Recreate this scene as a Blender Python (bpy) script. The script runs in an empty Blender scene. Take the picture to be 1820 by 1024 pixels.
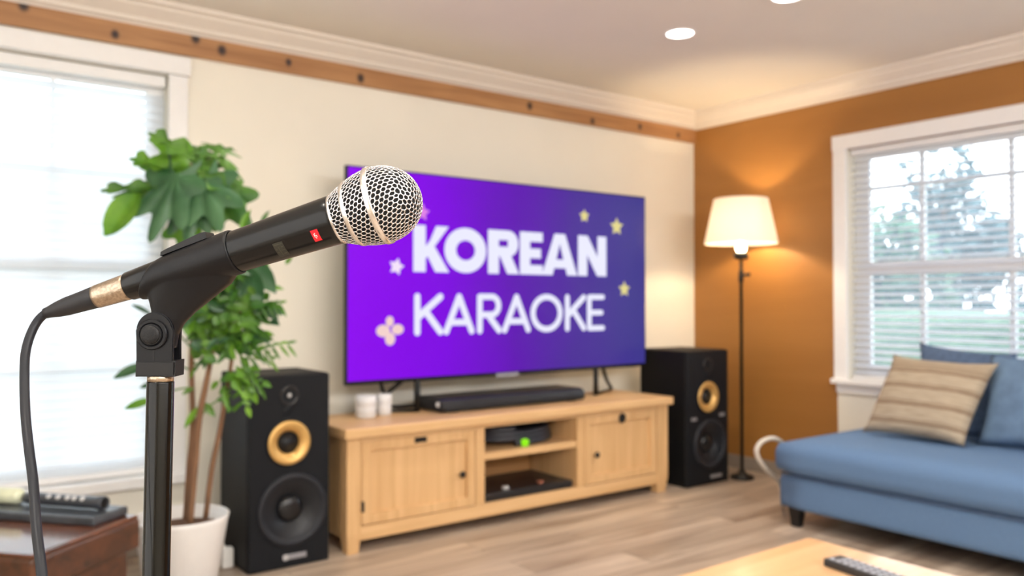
import bpy, bmesh, math, random
from mathutils import Vector, Matrix, Euler, noise
random.seed(7)
R = math.radians
C = bpy.context.scene.collection
W_X, W_Y, CEIL = 4.546, 3.908, 2.453      # inner faces of the two visible walls, ceiling height (metres)

# ------------------------------------------------------------------ materials
def srgb(r, g, b):
    f = lambda c: (c/12.92 if c <= .04045 else ((c+.055)/1.055)**2.4)
    return (f(r/255), f(g/255), f(b/255), 1)

def new_mat(name):
    m = bpy.data.materials.new(name); m.use_nodes = True
    nt = m.node_tree
    return m, nt, nt.nodes['Principled BSDF']

def link(nt, a, b): nt.links.new(a, b)

def mat(name, col, rough=.5, metal=0, var=.06, scale=30, bump=0, spec=.5, stretch=(1, 1, 1), coat=0, emit=None, estr=0):
    """procedural: base colour varied by noise, optional bump"""
    m, nt, p = new_mat(name)
    tc = nt.nodes.new('ShaderNodeTexCoord'); mp = nt.nodes.new('ShaderNodeMapping')
    mp.inputs['Scale'].default_value = stretch
    n = nt.nodes.new('ShaderNodeTexNoise'); n.inputs['Scale'].default_value = scale; n.inputs['Detail'].default_value = 4
    link(nt, tc.outputs['Object'], mp.inputs['Vector']); link(nt, mp.outputs[0], n.inputs['Vector'])
    r = nt.nodes.new('ShaderNodeValToRGB')
    r.color_ramp.elements[0].position = .3; r.color_ramp.elements[1].position = .7
    r.color_ramp.elements[0].color = [c*(1-var) for c in col[:3]]+[1]
    r.color_ramp.elements[1].color = [min(1, c*(1+var)) for c in col[:3]]+[1]
    link(nt, n.outputs['Fac'], r.inputs[0]); link(nt, r.outputs[0], p.inputs['Base Color'])
    p.inputs['Roughness'].default_value = rough; p.inputs['Metallic'].default_value = metal
    p.inputs['Specular IOR Level'].default_value = spec
    if coat: p.inputs['Coat Weight'].default_value = coat; p.inputs['Coat Roughness'].default_value = .1
    if bump:
        b = nt.nodes.new('ShaderNodeBump'); b.inputs['Strength'].default_value = bump; b.inputs['Distance'].default_value = .002
        link(nt, n.outputs['Fac'], b.inputs['Height']); link(nt, b.outputs[0], p.inputs['Normal'])
    if emit:
        p.inputs['Emission Color'].default_value = emit; p.inputs['Emission Strength'].default_value = estr
    return m

def wood(name, dark, light, axis='X', scale=1.0, rough=.45, coat=0, planks=None, knots=None, contrast=(.25, .75), along=1.2, across=22):
    """grain stretched along one axis; planks=(length,width) adds a board pattern; knots=list of (x,y,z)"""
    m, nt, p = new_mat(name)
    tc = nt.nodes.new('ShaderNodeTexCoord'); mp = nt.nodes.new('ShaderNodeMapping')
    s = {'X': (along, across, across), 'Y': (across, along, across), 'Z': (across, across, along)}[axis]
    mp.inputs['Scale'].default_value = [v*scale for v in s]
    link(nt, tc.outputs['Object'], mp.inputs['Vector'])
    n = nt.nodes.new('ShaderNodeTexNoise'); n.inputs['Scale'].default_value = 1.0; n.inputs['Detail'].default_value = 6; n.inputs['Distortion'].default_value = .8
    vec = mp.outputs[0]
    if planks:
        br = nt.nodes.new('ShaderNodeTexBrick'); br.inputs['Scale'].default_value = 1
        br.inputs['Brick Width'].default_value = planks[0]; br.inputs['Row Height'].default_value = planks[1]
        br.inputs['Mortar Size'].default_value = .0015; br.inputs['Mortar Smooth'].default_value = .3
        br.inputs['Color1'].default_value = (0, 0, 0, 1); br.inputs['Color2'].default_value = (1, 1, 1, 1)
        br.inputs['Mortar'].default_value = (.5, .5, .5, 1); br.offset = .37
        link(nt, tc.outputs['Object'], br.inputs['Vector'])
        ad = nt.nodes.new('ShaderNodeVectorMath'); ad.operation = 'MULTIPLY_ADD'
        ad.inputs[1].default_value = (7, 7, 7)
        link(nt, br.outputs['Color'], ad.inputs[0]); link(nt, mp.outputs[0], ad.inputs[2]); vec = ad.outputs[0]
    link(nt, vec, n.inputs['Vector'])
    r = nt.nodes.new('ShaderNodeValToRGB')
    r.color_ramp.elements[0].position, r.color_ramp.elements[1].position = contrast
    r.color_ramp.elements[0].color = dark; r.color_ramp.elements[1].color = light
    link(nt, n.outputs['Fac'], r.inputs[0]); col = r.outputs[0]
    if planks:
        mx = nt.nodes.new('ShaderNodeMix'); mx.data_type = 'RGBA'; mx.blend_type = 'MULTIPLY'; mx.inputs[0].default_value = .55
        r2 = nt.nodes.new('ShaderNodeValToRGB'); r2.color_ramp.elements[0].color = (.62, .6, .58, 1); r2.color_ramp.elements[1].color = (1.1, 1.1, 1.1, 1)
        link(nt, br.outputs['Color'], r2.inputs[0])
        link(nt, col, mx.inputs[6]); link(nt, r2.outputs[0], mx.inputs[7]); col = mx.outputs[2]
        m2 = nt.nodes.new('ShaderNodeMix'); m2.data_type = 'RGBA'; m2.inputs[7].default_value = [c*.45 for c in dark[:3]]+[1]
        link(nt, br.outputs['Fac'], m2.inputs[0]); link(nt, col, m2.inputs[6]); col = m2.outputs[2]
    if knots:
        acc = None
        for kx, kz, kr in knots:
            sb = nt.nodes.new('ShaderNodeVectorMath'); sb.operation = 'SUBTRACT'; sb.inputs[1].default_value = (kx, 0, kz)
            link(nt, tc.outputs['Object'], sb.inputs[0])
            ml = nt.nodes.new('ShaderNodeVectorMath'); ml.operation = 'MULTIPLY'; ml.inputs[1].default_value = (1/kr, 0, .8/kr)
            link(nt, sb.outputs[0], ml.inputs[0])
            ln = nt.nodes.new('ShaderNodeVectorMath'); ln.operation = 'LENGTH'; link(nt, ml.outputs[0], ln.inputs[0])
            mr = nt.nodes.new('ShaderNodeMapRange'); mr.inputs[1].default_value = .5; mr.inputs[2].default_value = 1.25
            mr.inputs[3].default_value = 1; mr.inputs[4].default_value = 0
            link(nt, ln.outputs['Value'], mr.inputs[0])
            if acc is None: acc = mr.outputs[0]
            else:
                mm = nt.nodes.new('ShaderNodeMath'); mm.operation = 'MAXIMUM'
                link(nt, acc, mm.inputs[0]); link(nt, mr.outputs[0], mm.inputs[1]); acc = mm.outputs[0]
        m3 = nt.nodes.new('ShaderNodeMix'); m3.data_type = 'RGBA'; m3.inputs[7].default_value = srgb(52, 38, 34)
        link(nt, acc, m3.inputs[0]); link(nt, col, m3.inputs[6]); col = m3.outputs[2]
    link(nt, col, p.inputs['Base Color'])
    p.inputs['Roughness'].default_value = rough
    if coat: p.inputs['Coat Weight'].default_value = coat; p.inputs['Coat Roughness'].default_value = .12
    b = nt.nodes.new('ShaderNodeBump'); b.inputs['Strength'].default_value = .08; b.inputs['Distance'].default_value = .002
    link(nt, n.outputs['Fac'], b.inputs['Height']); link(nt, b.outputs[0], p.inputs['Normal'])
    return m

def glow(name, col, strength):
    m, nt, p = new_mat(name)
    p.inputs['Base Color'].default_value = (0, 0, 0, 1); p.inputs['Roughness'].default_value = .3
    p.inputs['Specular IOR Level'].default_value = .2
    p.inputs['Emission Color'].default_value = col; p.inputs['Emission Strength'].default_value = strength
    return m

def translucent(name, col, trans, rough=.6):
    m, nt, p = new_mat(name)
    out = nt.nodes['Material Output']
    t = nt.nodes.new('ShaderNodeBsdfTranslucent'); t.inputs[0].default_value = col
    n = nt.nodes.new('ShaderNodeTexNoise'); n.inputs['Scale'].default_value = 60
    r = nt.nodes.new('ShaderNodeValToRGB'); r.color_ramp.elements[0].color = [c*.96 for c in col[:3]]+[1]; r.color_ramp.elements[1].color = col
    link(nt, n.outputs['Fac'], r.inputs[0]); link(nt, r.outputs[0], p.inputs['Base Color'])
    p.inputs['Roughness'].default_value = rough
    mx = nt.nodes.new('ShaderNodeMixShader'); mx.inputs[0].default_value = trans
    link(nt, p.outputs[0], mx.inputs[1]); link(nt, t.outputs[0], mx.inputs[2]); link(nt, mx.outputs[0], out.inputs[0])
    return m

def glass(name):
    m, nt, p = new_mat(name)
    out = nt.nodes['Material Output']
    t = nt.nodes.new('ShaderNodeBsdfTransparent'); t.inputs[0].default_value = (.96, .98, .98, 1)
    g = nt.nodes.new('ShaderNodeBsdfGlossy'); g.inputs['Roughness'].default_value = .02
    f = nt.nodes.new('ShaderNodeLayerWeight'); f.inputs[0].default_value = .25
    mx = nt.nodes.new('ShaderNodeMixShader')
    link(nt, f.outputs['Fresnel'], mx.inputs[0]); link(nt, t.outputs[0], mx.inputs[1]); link(nt, g.outputs[0], mx.inputs[2])
    link(nt, mx.outputs[0], out.inputs[0])
    return m

CREAM = mat('cream_paint', srgb(243, 238, 224), .7, var=.015, scale=3)
CEILM = mat('ceiling_paint', srgb(242, 236, 226), .8, var=.015, scale=2)
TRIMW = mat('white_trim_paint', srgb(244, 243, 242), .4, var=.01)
CROWN = mat('crown_paint', srgb(232, 222, 210), .5, var=.01)
PANEL = wood('orange_wood_panel', srgb(150, 100, 44), srgb(170, 118, 58), 'Y', .5, rough=.5, along=1, across=7)
BEAMK = [(.40, 2.337, .022), (.745, 2.285, .018), (1.085, 2.333, .022), (1.205, 2.30, .022), (1.53, 2.30, .017), (1.92, 2.285, .022), (3.04, 2.30, .022), (3.55, 2.275, .020), (3.98, 2.295, .020), (4.36, 2.285, .017), (-.1, 2.28, .02)]
BEAM = wood('knotty_pine_beam', srgb(146, 98, 58), srgb(192, 144, 96), 'X', 1, rough=.5, knots=BEAMK, along=1.5, across=18)
FLOORM = wood('laminate_floor', srgb(146, 126, 108), srgb(210, 192, 172), 'X', 1, rough=.38, planks=(1.3, .19), contrast=(.3, .72), along=1.1, across=12)
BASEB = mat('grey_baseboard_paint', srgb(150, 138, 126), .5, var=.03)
OAKX = wood('light_oak_long_grain', srgb(200, 158, 108), srgb(222, 184, 136), 'X', 1, rough=.42)
OAKZ = wood('light_oak_upright_grain', srgb(198, 156, 106), srgb(222, 183, 134), 'Z', 1, rough=.45)
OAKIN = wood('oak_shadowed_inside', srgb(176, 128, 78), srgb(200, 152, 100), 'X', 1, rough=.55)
TABLEW = wood('coffee_table_maple', srgb(205, 158, 112), srgb(232, 192, 148), 'X', 1, rough=.28, coat=.3, along=1, across=16)
CHEST = wood('dark_walnut', srgb(40, 23, 14), srgb(98, 58, 36), 'X', 1, rough=.35, coat=.2, along=2, across=20)
CHESTTOP = wood('polished_walnut_top', srgb(74, 40, 26), srgb(120, 72, 48), 'X', 1, rough=.16, coat=.8, along=2, across=12)
BLKMATTE = mat('black_vinyl_cabinet', srgb(18, 18, 19), .6, var=.12, scale=400, bump=.15, spec=.22)
BLKFRONT = mat('black_front_baffle', srgb(17, 20, 25), .5, var=.06, scale=200, spec=.22)
RUBBER = mat('woofer_rubber', srgb(34, 36, 42), .5, var=.05, spec=.3)
CONE = mat('woofer_cone', srgb(24, 26, 31), .42, var=.06, scale=80, spec=.35)
CAPM = mat('dust_cap', srgb(18, 18, 21), .3, var=.05)
GOLD = mat('gold_ring_metal', srgb(214, 172, 104), .38, .55, var=.05, scale=60)
SILV = mat('brushed_silver', srgb(205, 205, 208), .28, 1, var=.05, scale=200)
SILVP = mat('pale_silver_plastic', srgb(190, 190, 192), .4, .3, var=.04)
GREYB = mat('grey_badge', srgb(150, 150, 155), .4, .4, var=.04)
BLKPL = mat('black_plastic', srgb(18, 18, 20), .38, var=.06, scale=120, spec=.3)
BLKMET = mat('black_iron', srgb(26, 24, 22), .45, .3, var=.08)
MICBODY = mat('black_satin_enamel', srgb(6, 7, 9), .22, 0, var=.05, scale=300, spec=.34)
CLIPM = mat('charcoal_clip_plastic', srgb(14, 14, 17), .38, var=.07, scale=500, bump=.03, spec=.24)
KNOBM = mat('black_knob_rubber', srgb(16, 16, 18), .5, var=.08, scale=900, bump=.2, spec=.3)
POLEM = mat('black_gloss_tube', srgb(6, 6, 5), .16, 0, var=.15, scale=600, spec=.32)
WIRE = mat('grille_wire_steel', srgb(222, 222, 226), .22, 1, var=.04, scale=300)
FOAM = mat('grille_foam', srgb(16, 16, 17), .9, var=.2, scale=900)
BANDM = mat('grille_band_nickel', srgb(226, 222, 220), .25, 1, var=.03, scale=200)
NICKEL = mat('knurled_nickel', srgb(176, 160, 142), .32, 1, var=.2, scale=500, bump=.2)
CABLE = mat('black_rubber_cable', srgb(24, 26, 32), .45, var=.06, spec=.3)
BOOT = mat('cable_boot_rubber', srgb(36, 36, 39), .5, var=.06, scale=300, spec=.3)
RED = mat('red_sticker', srgb(214, 20, 40), .4, var=.04)
WHITEINK = mat('white_ink', srgb(240, 236, 236), .5, var=.01)
OLIVE = mat('dull_olive_ink', srgb(40, 40, 33), .45, var=.35, scale=1800)
OLIVE2 = mat('pale_olive_ink', srgb(70, 69, 56), .45, var=.2, scale=900)
SOFA = mat('blue_grey_upholstery', srgb(98, 126, 162), .9, var=.10, scale=260, bump=.35, spec=.2)
SOFAD = mat('slate_blue_cushion_cloth', srgb(84, 102, 130), .9, var=.14, scale=40, bump=.2, spec=.2)
SOFAL = mat('dusty_blue_cushion_cloth', srgb(100, 124, 152), .9, var=.16, scale=18, bump=.2, spec=.2)
LEGBLK = mat('black_stained_wood', srgb(20, 18, 18), .4, var=.1)
POTW = mat('white_glazed_ceramic', srgb(232, 230, 228), .3, var=.015)
SOIL = mat('potting_soil', srgb(96, 66, 44), .95, var=.4, scale=120, bump=.8)
BARK = mat('brown_bark', srgb(122, 88, 62), .8, var=.25, scale=40, bump=.4, stretch=(1, 1, .2))
PLASTW = mat('white_plastic', srgb(232, 230, 226), .4, var=.01)
CORDW = mat('pale_grey_cord', srgb(204, 196, 184), .5, var=.03)
GROUND = mat('pale_lawn', srgb(112, 124, 116), .95, var=.2, scale=3)
SLATM = translucent('blind_slat_vinyl', (.95, .97, .99, 1), .66)
SLATR = translucent('wood_blind_slat', (.93, .95, .99, 1), .5)
GLASS = glass('window_glass')
def haze(name, col, amount):
    m, nt, p = new_mat(name); out = nt.nodes['Material Output']
    t = nt.nodes.new('ShaderNodeBsdfTransparent'); d = nt.nodes.new('ShaderNodeBsdfTranslucent'); d.inputs[0].default_value = col
    n = nt.nodes.new('ShaderNodeTexNoise'); n.inputs['Scale'].default_value = 1.5
    mr = nt.nodes.new('ShaderNodeMapRange'); mr.inputs[3].default_value = amount*.85; mr.inputs[4].default_value = amount*1.15; link(nt, n.outputs['Fac'], mr.inputs[0])
    mx = nt.nodes.new('ShaderNodeMixShader'); link(nt, mr.outputs[0], mx.inputs[0]); link(nt, t.outputs[0], mx.inputs[1]); link(nt, d.outputs[0], mx.inputs[2]); link(nt, mx.outputs[0], out.inputs[0])
    return m
SCREENM = haze('haze_screen_mesh', (.72, .84, .92, 1), .08)  # screen sheet that mixes pale window haze into the view
CUPM = translucent('frosted_white_glass', (.93, .93, .95, 1), .3, .25)
SHADEM = translucent('linen_lamp_shade', (.97, .94, .90, 1), .55, .9)
BULB = glow('lit_bulb', (1, .82, .52, 1), 14)
DLIGHT = glow('downlight_lens', (1, .95, .87, 1), 9)
GREENLED = glow('green_light', srgb(150, 240, 20), 1.0)
LETTER = glow('screen_lettering', srgb(236, 236, 255), 1.0)
STARW = glow('screen_white_star', srgb(244, 226, 250), 1.0)
STARP = glow('screen_pink_star', srgb(222, 130, 232), 1.0)
STARY = glow('screen_yellow_star', srgb(226, 214, 140), 1.0)
FLOWP = glow('screen_peach_flower', srgb(244, 210, 206), 1.0)

def leaf_mat(name, a, b, tr=.25):
    m, nt, p = new_mat(name); out = nt.nodes['Material Output']
    tc = nt.nodes.new('ShaderNodeTexCoord')
    n = nt.nodes.new('ShaderNodeTexNoise'); n.inputs['Scale'].default_value = 7; n.inputs['Detail'].default_value = 3
    link(nt, tc.outputs['Object'], n.inputs['Vector'])
    r = nt.nodes.new('ShaderNodeValToRGB'); r.color_ramp.elements[0].color = a; r.color_ramp.elements[1].color = b
    r.color_ramp.elements[0].position = .35; r.color_ramp.elements[1].position = .65
    link(nt, n.outputs['Fac'], r.inputs[0]); link(nt, r.outputs[0], p.inputs['Base Color']); p.inputs['Roughness'].default_value = .38
    t = nt.nodes.new('ShaderNodeBsdfTranslucent'); link(nt, r.outputs[0], t.inputs[0])
    mx = nt.nodes.new('ShaderNodeMixShader'); mx.inputs[0].default_value = tr
    link(nt, p.outputs[0], mx.inputs[1]); link(nt, t.outputs[0], mx.inputs[2]); link(nt, mx.outputs[0], out.inputs[0])
    return m
LEAFD = leaf_mat('dark_green_leaf', srgb(40, 84, 48), srgb(70, 112, 72), .12)
LEAFL = leaf_mat('bright_green_leaf', srgb(74, 134, 34), srgb(128, 178, 56), .4)
LEAFM = leaf_mat('mid_green_leaf', srgb(54, 104, 36), srgb(104, 148, 58), .25)
TREEA = leaf_mat('far_tree_leaf', srgb(52, 92, 60), srgb(84, 122, 84), .3)
TREEB = leaf_mat('far_bluish_tree_leaf', srgb(58, 80, 84), srgb(86, 110, 110), .3)
HEDGE = leaf_mat('hedge_leaf', srgb(72, 104, 66), srgb(104, 132, 94), .3)

# ------------------------------------------------------------------ geometry helpers
def to_obj(name, bm, m=None, parent=None, smooth=False, mats=None):
    bmesh.ops.recalc_face_normals(bm, faces=bm.faces)
    me = bpy.data.meshes.new(name); bm.to_mesh(me); bm.free()
    for mm in (mats or [m]): me.materials.append(mm)
    if smooth:
        for p in me.polygons: p.use_smooth = True
    o = bpy.data.objects.new(name, me); C.objects.link(o)
    if parent is not None:
        o.parent = parent
        if parent.type == 'EMPTY': o.matrix_parent_inverse = Matrix.LocRotScale(parent.location, parent.rotation_euler, None).inverted()
    return o

def shade_auto(o, ang=35):
    me = o.data
    for p in me.polygons: p.use_smooth = True
    bm = bmesh.new(); bm.from_mesh(me)
    for e in bm.edges:
        if len(e.link_faces) == 2 and e.calc_face_angle(0) > R(ang): e.smooth = False
    bm.to_mesh(me); bm.free()
    return o

def box_bm(x0, x1, y0, y1, z0, z1, bev=0, seg=2, bm=None, M=None):
    b = bmesh.new()
    r = bmesh.ops.create_cube(b, size=1)
    for v in b.verts:
        v.co = Vector(((x0+x1)/2+v.co.x*(x1-x0), (y0+y1)/2+v.co.y*(y1-y0), (z0+z1)/2+v.co.z*(z1-z0)))
    if bev: bmesh.ops.bevel(b, geom=b.edges[:], offset=bev, segments=seg, affect='EDGES', profile=.5)
    if M is not None: bmesh.ops.transform(b, matrix=M, verts=b.verts)
    return merge(bm, b)

def merge(bm, b):
    if bm is None: return b
    me = bpy.data.meshes.new('tmp'); b.to_mesh(me); b.free(); bm.from_mesh(me); bpy.data.meshes.remove(me)
    return bm

def lathe_bm(profile, seg=48, M=None, bm=None, caps=True):
    """profile [(r,z)] around +Z"""
    b = bmesh.new(); rings = []
    for r, z in profile:
        if r < 1e-6: rings.append([b.verts.new((0, 0, z))])
        else: rings.append([b.verts.new((r*math.cos(2*math.pi*i/seg), r*math.sin(2*math.pi*i/seg), z)) for i in range(seg)])
    for a, c in zip(rings, rings[1:]):
        for i in range(seg):
            j = (i+1) % seg
            if len(a) == 1 and len(c) == 1: continue
            if len(a) == 1: b.faces.new((a[0], c[i], c[j]))
            elif len(c) == 1: b.faces.new((a[i], a[j], c[0]))
            else: b.faces.new((a[i], a[j], c[j], c[i]))
    if caps:
        if len(rings[0]) > 1: b.faces.new(rings[0][::-1])
        if len(rings[-1]) > 1: b.faces.new(rings[-1])
    if M is not None: bmesh.ops.transform(b, matrix=M, verts=b.verts)
    return merge(bm, b)

def tube_bm(pts, rad, seg=12, bm=None, sub=6):
    """Catmull-Rom tube through pts; rad scalar or list"""
    P = [Vector(p) for p in pts]; n = len(P)
    rr = rad if isinstance(rad, (list, tuple)) else [rad]*n
    Q = []; RR = []
    for i in range(n-1):
        p0, p1, p2, p3 = P[max(i-1, 0)], P[i], P[i+1], P[min(i+2, n-1)]
        for k in range(sub if n > 2 else 1):
            t = k/(sub if n > 2 else 1)
            Q.append(.5*((2*p1)+(p2-p0)*t+(2*p0-5*p1+4*p2-p3)*t*t+(3*p1-p0-3*p2+p3)*t**3)); RR.append(rr[i]*(1-t)+rr[i+1]*t)
    Q.append(P[-1]); RR.append(rr[-1])
    b = bmesh.new(); rings = []; up = None
    for i, q in enumerate(Q):
        d = (Q[min(i+1, len(Q)-1)]-Q[max(i-1, 0)]).normalized()
        if up is None: up = d.orthogonal().normalized()
        up = (up-d*up.dot(d)).normalized(); w = d.cross(up)
        rings.append([b.verts.new(q+(up*math.cos(2*math.pi*k/seg)+w*math.sin(2*math.pi*k/seg))*RR[i]) for k in range(seg)])
    for a, c in zip(rings, rings[1:]):
        for k in range(seg): b.faces.new((a[k], a[(k+1) % seg], c[(k+1) % seg], c[k]))
    b.faces.new(rings[0][::-1]); b.faces.new(rings[-1])
    return merge(bm, b)

def prism_bm(poly, M, d0, d1, bev=0, bm=None, seg=2):
    """poly in local XY extruded from z=d0 to d1, placed by M"""
    b = bmesh.new()
    lo = [b.verts.new((x, y, d0)) for x, y in poly]; hi = [b.verts.new((x, y, d1)) for x, y in poly]
    b.faces.new(lo[::-1]); top = b.faces.new(hi); n = len(poly)
    for i in range(n): b.faces.new((lo[i], lo[(i+1) % n], hi[(i+1) % n], hi[i]))
    if bev:
        ed = [e for e in b.edges if abs(e.verts[0].co.z-e.verts[1].co.z) < 1e-9]
        bmesh.ops.bevel(b, geom=ed, offset=bev, segments=seg, affect='EDGES')
    bmesh.ops.transform(b, matrix=M, verts=b.verts)
    return merge(bm, b)

def thing(name, label, cat, loc=(0, 0, 0), group=None):
    o = bpy.data.objects.new(name, None); C.objects.link(o); o.location = loc; o.empty_display_size = .1
    o['label'] = label; o['category'] = cat
    if group: o['group'] = group
    return o

def tag(o, label, cat, group=None):
    o['label'] = label; o['category'] = cat
    if group: o['group'] = group
    # origin to the base of the mesh
    vs = [v.co for v in o.data.vertices]
    c = Vector((sum(v.x for v in vs)/len(vs), sum(v.y for v in vs)/len(vs), min(v.z for v in vs)))
    o.data.transform(Matrix.Translation(-c)); o.location = c
    return o

def struct(name, bm, m=None, mats=None, parent=None):
    o = to_obj(name, bm, m, parent, mats=mats)
    if parent is None: o['kind'] = 'structure'
    return o

def axis_m(loc, z, x=None):
    """matrix with local Z along z"""
    z = Vector(z).normalized(); x = Vector(x) if x is not None else z.orthogonal()
    x = (x-z*x.dot(z)).normalized(); y = z.cross(x)
    return Matrix(((x.x, y.x, z.x, loc[0]), (x.y, y.y, z.y, loc[1]), (x.z, y.z, z.z, loc[2]), (0, 0, 0, 1)))

# ------------------------------------------------------------------ room shell
XL, YB = -1.7, -2.4
struct('floor', box_bm(XL, W_X+.14, YB, W_Y+.14, -.08, 0), FLOORM)
struct('ceiling', box_bm(XL, W_X+.14, YB, W_Y+.14, CEIL, CEIL+.08), CEILM)
T = .14
# back wall (television wall) with the opening of window_1
WX0, WX1, WZ0, WZ1 = -.75, .975, .347, 2.15
b = box_bm(XL-T, WX0, W_Y, W_Y+T, 0, CEIL)
box_bm(WX1, W_X+T, W_Y, W_Y+T, 0, CEIL, bm=b); box_bm(WX0, WX1, W_Y, W_Y+T, WZ1, CEIL, bm=b); box_bm(WX0, WX1, W_Y, W_Y+T, 0, WZ0-.012, bm=b)
struct('wall_back', b, CREAM)
# right wall: orange wood panelling around window_2, cream below it
RY0, RY1, RZ0, RZ1 = .9, 2.725, .655, 2.034
b = box_bm(W_X, W_X+T, 2.795, W_Y, 0, CEIL)
box_bm(W_X, W_X+T, .75, 2.795, RZ1, CEIL, bm=b); box_bm(W_X, W_X+T, YB, .75, 0, CEIL, bm=b)
nf = len(b.faces)
box_bm(W_X, W_X+T, .75, 2.795, 0, RZ0, bm=b); box_bm(W_X, W_X+T, RY1, 2.795, RZ0, RZ1, bm=b); box_bm(W_X, W_X+T, .75, RY0, RZ0, RZ1, bm=b)
b.faces.ensure_lookup_table()
for f in b.faces[nf:]: f.material_index = 1
struct('wall_right', b, mats=[PANEL, CREAM])
struct('wall_left', box_bm(XL-T, XL, YB, W_Y, 0, CEIL), CREAM)
struct('wall_front', box_bm(XL-T, W_X+T, YB-T, YB, 0, CEIL), CREAM)

def crown(name, p0, p1, inward):
    prof = [(0, -.112), (.012, -.112), (.014, -.098), (.03, -.09), (.034, -.074), (.055, -.055), (.075, -.036), (.080, -.024), (.098, -.018), (.100, 0), (0, 0)]
    b = bmesh.new(); p0 = Vector(p0); p1 = Vector(p1); inward = Vector(inward)
    d = (p1-p0).normalized()
    a = [b.verts.new(p0+inward*u+Vector((0, 0, CEIL+v))) for u, v in prof]
    c = [b.verts.new(p1+inward*u-d*u+Vector((0, 0, CEIL+v))) for u, v in prof]
    n = len(prof)
    for i in range(n): b.faces.new((a[i], a[(i+1) % n], c[(i+1) % n], c[i]))
    b.faces.new(a); b.faces.new(c[::-1])
    return struct(name, b, CROWN)
crown('trim_1', (XL, W_Y, 0), (W_X, W_Y, 0), (0, -1, 0))
crown('trim_2', (W_X, YB, 0), (W_X, W_Y, 0), (-1, 0, 0))
beam = struct('trim_3', box_bm(XL, W_X, W_Y-.022, W_Y, 2.247, 2.345, .003), BEAM)
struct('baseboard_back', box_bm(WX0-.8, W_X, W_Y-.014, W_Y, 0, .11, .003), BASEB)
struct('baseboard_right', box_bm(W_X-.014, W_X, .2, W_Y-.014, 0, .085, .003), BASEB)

# window_1: left window on the television wall
w1 = bpy.data.objects.new('window_1', None); C.objects.link(w1); w1['kind'] = 'structure'; w1.location = (.1, W_Y, WZ0)
b = box_bm(WX1-.003, 1.055, W_Y-.02, W_Y, .347, 2.15, .004)                      # casing
box_bm(WX0-.08, WX0, W_Y-.02, W_Y, .347, 2.15, .004, bm=b)
box_bm(WX0-.10, 1.062, W_Y-.04, W_Y, 2.15, 2.232, .005, bm=b)
to_obj('window_casing', b, TRIMW, w1)
to_obj('window_sill', box_bm(WX0-.10, 1.07, W_Y-.045, W_Y+.06, .30, .347, .006), TRIMW, w1)
ys = W_Y+.085
b = box_bm(.90, WX1, ys, ys+.04, .347, 2.15, .003); box_bm(WX0, WX0+.075, ys, ys+.04, .347, 2.15, .003, bm=b)
box_bm(WX0+.075, .90, ys+.002, ys+.038, 2.08, 2.148, bm=b); box_bm(WX0+.075, .90, ys+.002, ys+.038, .349, .42, bm=b)
box_bm(WX0+.075, .90, ys-.012, ys+.038, 1.25, 1.30, bm=b)
to_obj('window_sash', b, TRIMW, w1)
b = bmesh.new()
for x in (.525, .15, -.225, -.6): box_bm(x-.009, x+.009, ys+.006, ys+.034, .42, 2.08, bm=b)
for z in (1.695, .83): box_bm(WX0+.07, .905, ys+.007, ys+.033, z-.009, z+.009, bm=b)
to_obj('window_muntin', b, TRIMW, w1)
to_obj('window_pane', box_bm(WX0+.07, .905, ys+.018, ys+.022, .42, 2.08), GLASS, w1)

def slats(y_or_x, a0, a1, z0, z1, pitch, width, tilt, along):
    b = bmesh.new(); z = z0; t = .0026
    while z < z1:
        M = Matrix.Translation((0, 0, z))
        if along == 'X':
            M = Matrix.Translation((0, y_or_x, z)) @ Matrix.Rotation(tilt, 4, 'X')
            box_bm(a0, a1, -width/2, width/2, -t/2, t/2, bm=b, M=M)
        else:
            M = Matrix.Translation((y_or_x, 0, z)) @ Matrix.Rotation(tilt, 4, 'Y')
            box_bm(-width/2, width/2, a0, a1, -t/2, t/2, bm=b, M=M)
        z += pitch
    return b
yb = W_Y+.045
bl = thing('window_blind', 'white slatted blind closed over the tall bright window behind the plant', 'blind', (.1, yb, .36))
to_obj('slat_set', slats(yb, WX0+.012, WX1-.012, .40, 2.075, .040, .050, R(56), 'X'), SLATM, bl)
to_obj('head_rail', box_bm(WX0+.01, WX1-.01, yb-.028, yb+.028, 2.095, 2.145, .004), TRIMW, bl)
to_obj('bottom_rail', box_bm(WX0+.012, WX1-.012, yb-.022, yb+.022, .352, .376, .004), TRIMW, bl)

# window_2: right window in the orange wall
w2 = bpy.data.objects.new('window_2', None); C.objects.link(w2); w2['kind'] = 'structure'; w2.location = (W_X, 1.8, RZ0)
b = box_bm(W_X-.022, W_X, RY1-.003, 2.808, RZ0, RZ1, .004); box_bm(W_X-.022, W_X, RY0-.08, RY0, RZ0, RZ1, .004, bm=b)
box_bm(W_X-.026, W_X, RY0-.09, 2.812, RZ1-.003, 2.118, .004, bm=b)
box_bm(W_X-.018, W_X, RY0-.08, 2.795, .575, .63, .003, bm=b)
to_obj('window_casing', b, TRIMW, w2)
to_obj('window_sill', box_bm(W_X-.05, W_X+.06, RY0-.09, 2.815, .628, .658, .005), TRIMW, w2)
xs = W_X+.085
b = box_bm(xs, xs+.04, 2.635, RY1, RZ0, RZ1, .003); box_bm(xs, xs+.04, RY0, RY0+.08, RZ0, RZ1, .003, bm=b)
box_bm(xs+.002, xs+.038, RY0+.08, 2.635, 1.97, RZ1-.002, bm=b); box_bm(xs+.002, xs+.038, RY0+.08, 2.635, RZ0+.002, .735, bm=b)
box_bm(xs-.012, xs+.038, RY0+.08, 2.635, 1.275, 1.355, bm=b)
to_obj('window_sash', b, TRIMW, w2)
b = bmesh.new()
for y in (2.325, 1.858, 1.39): box_bm(xs+.006, xs+.034, y-.013, y+.013, .735, 1.97, bm=b)
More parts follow.
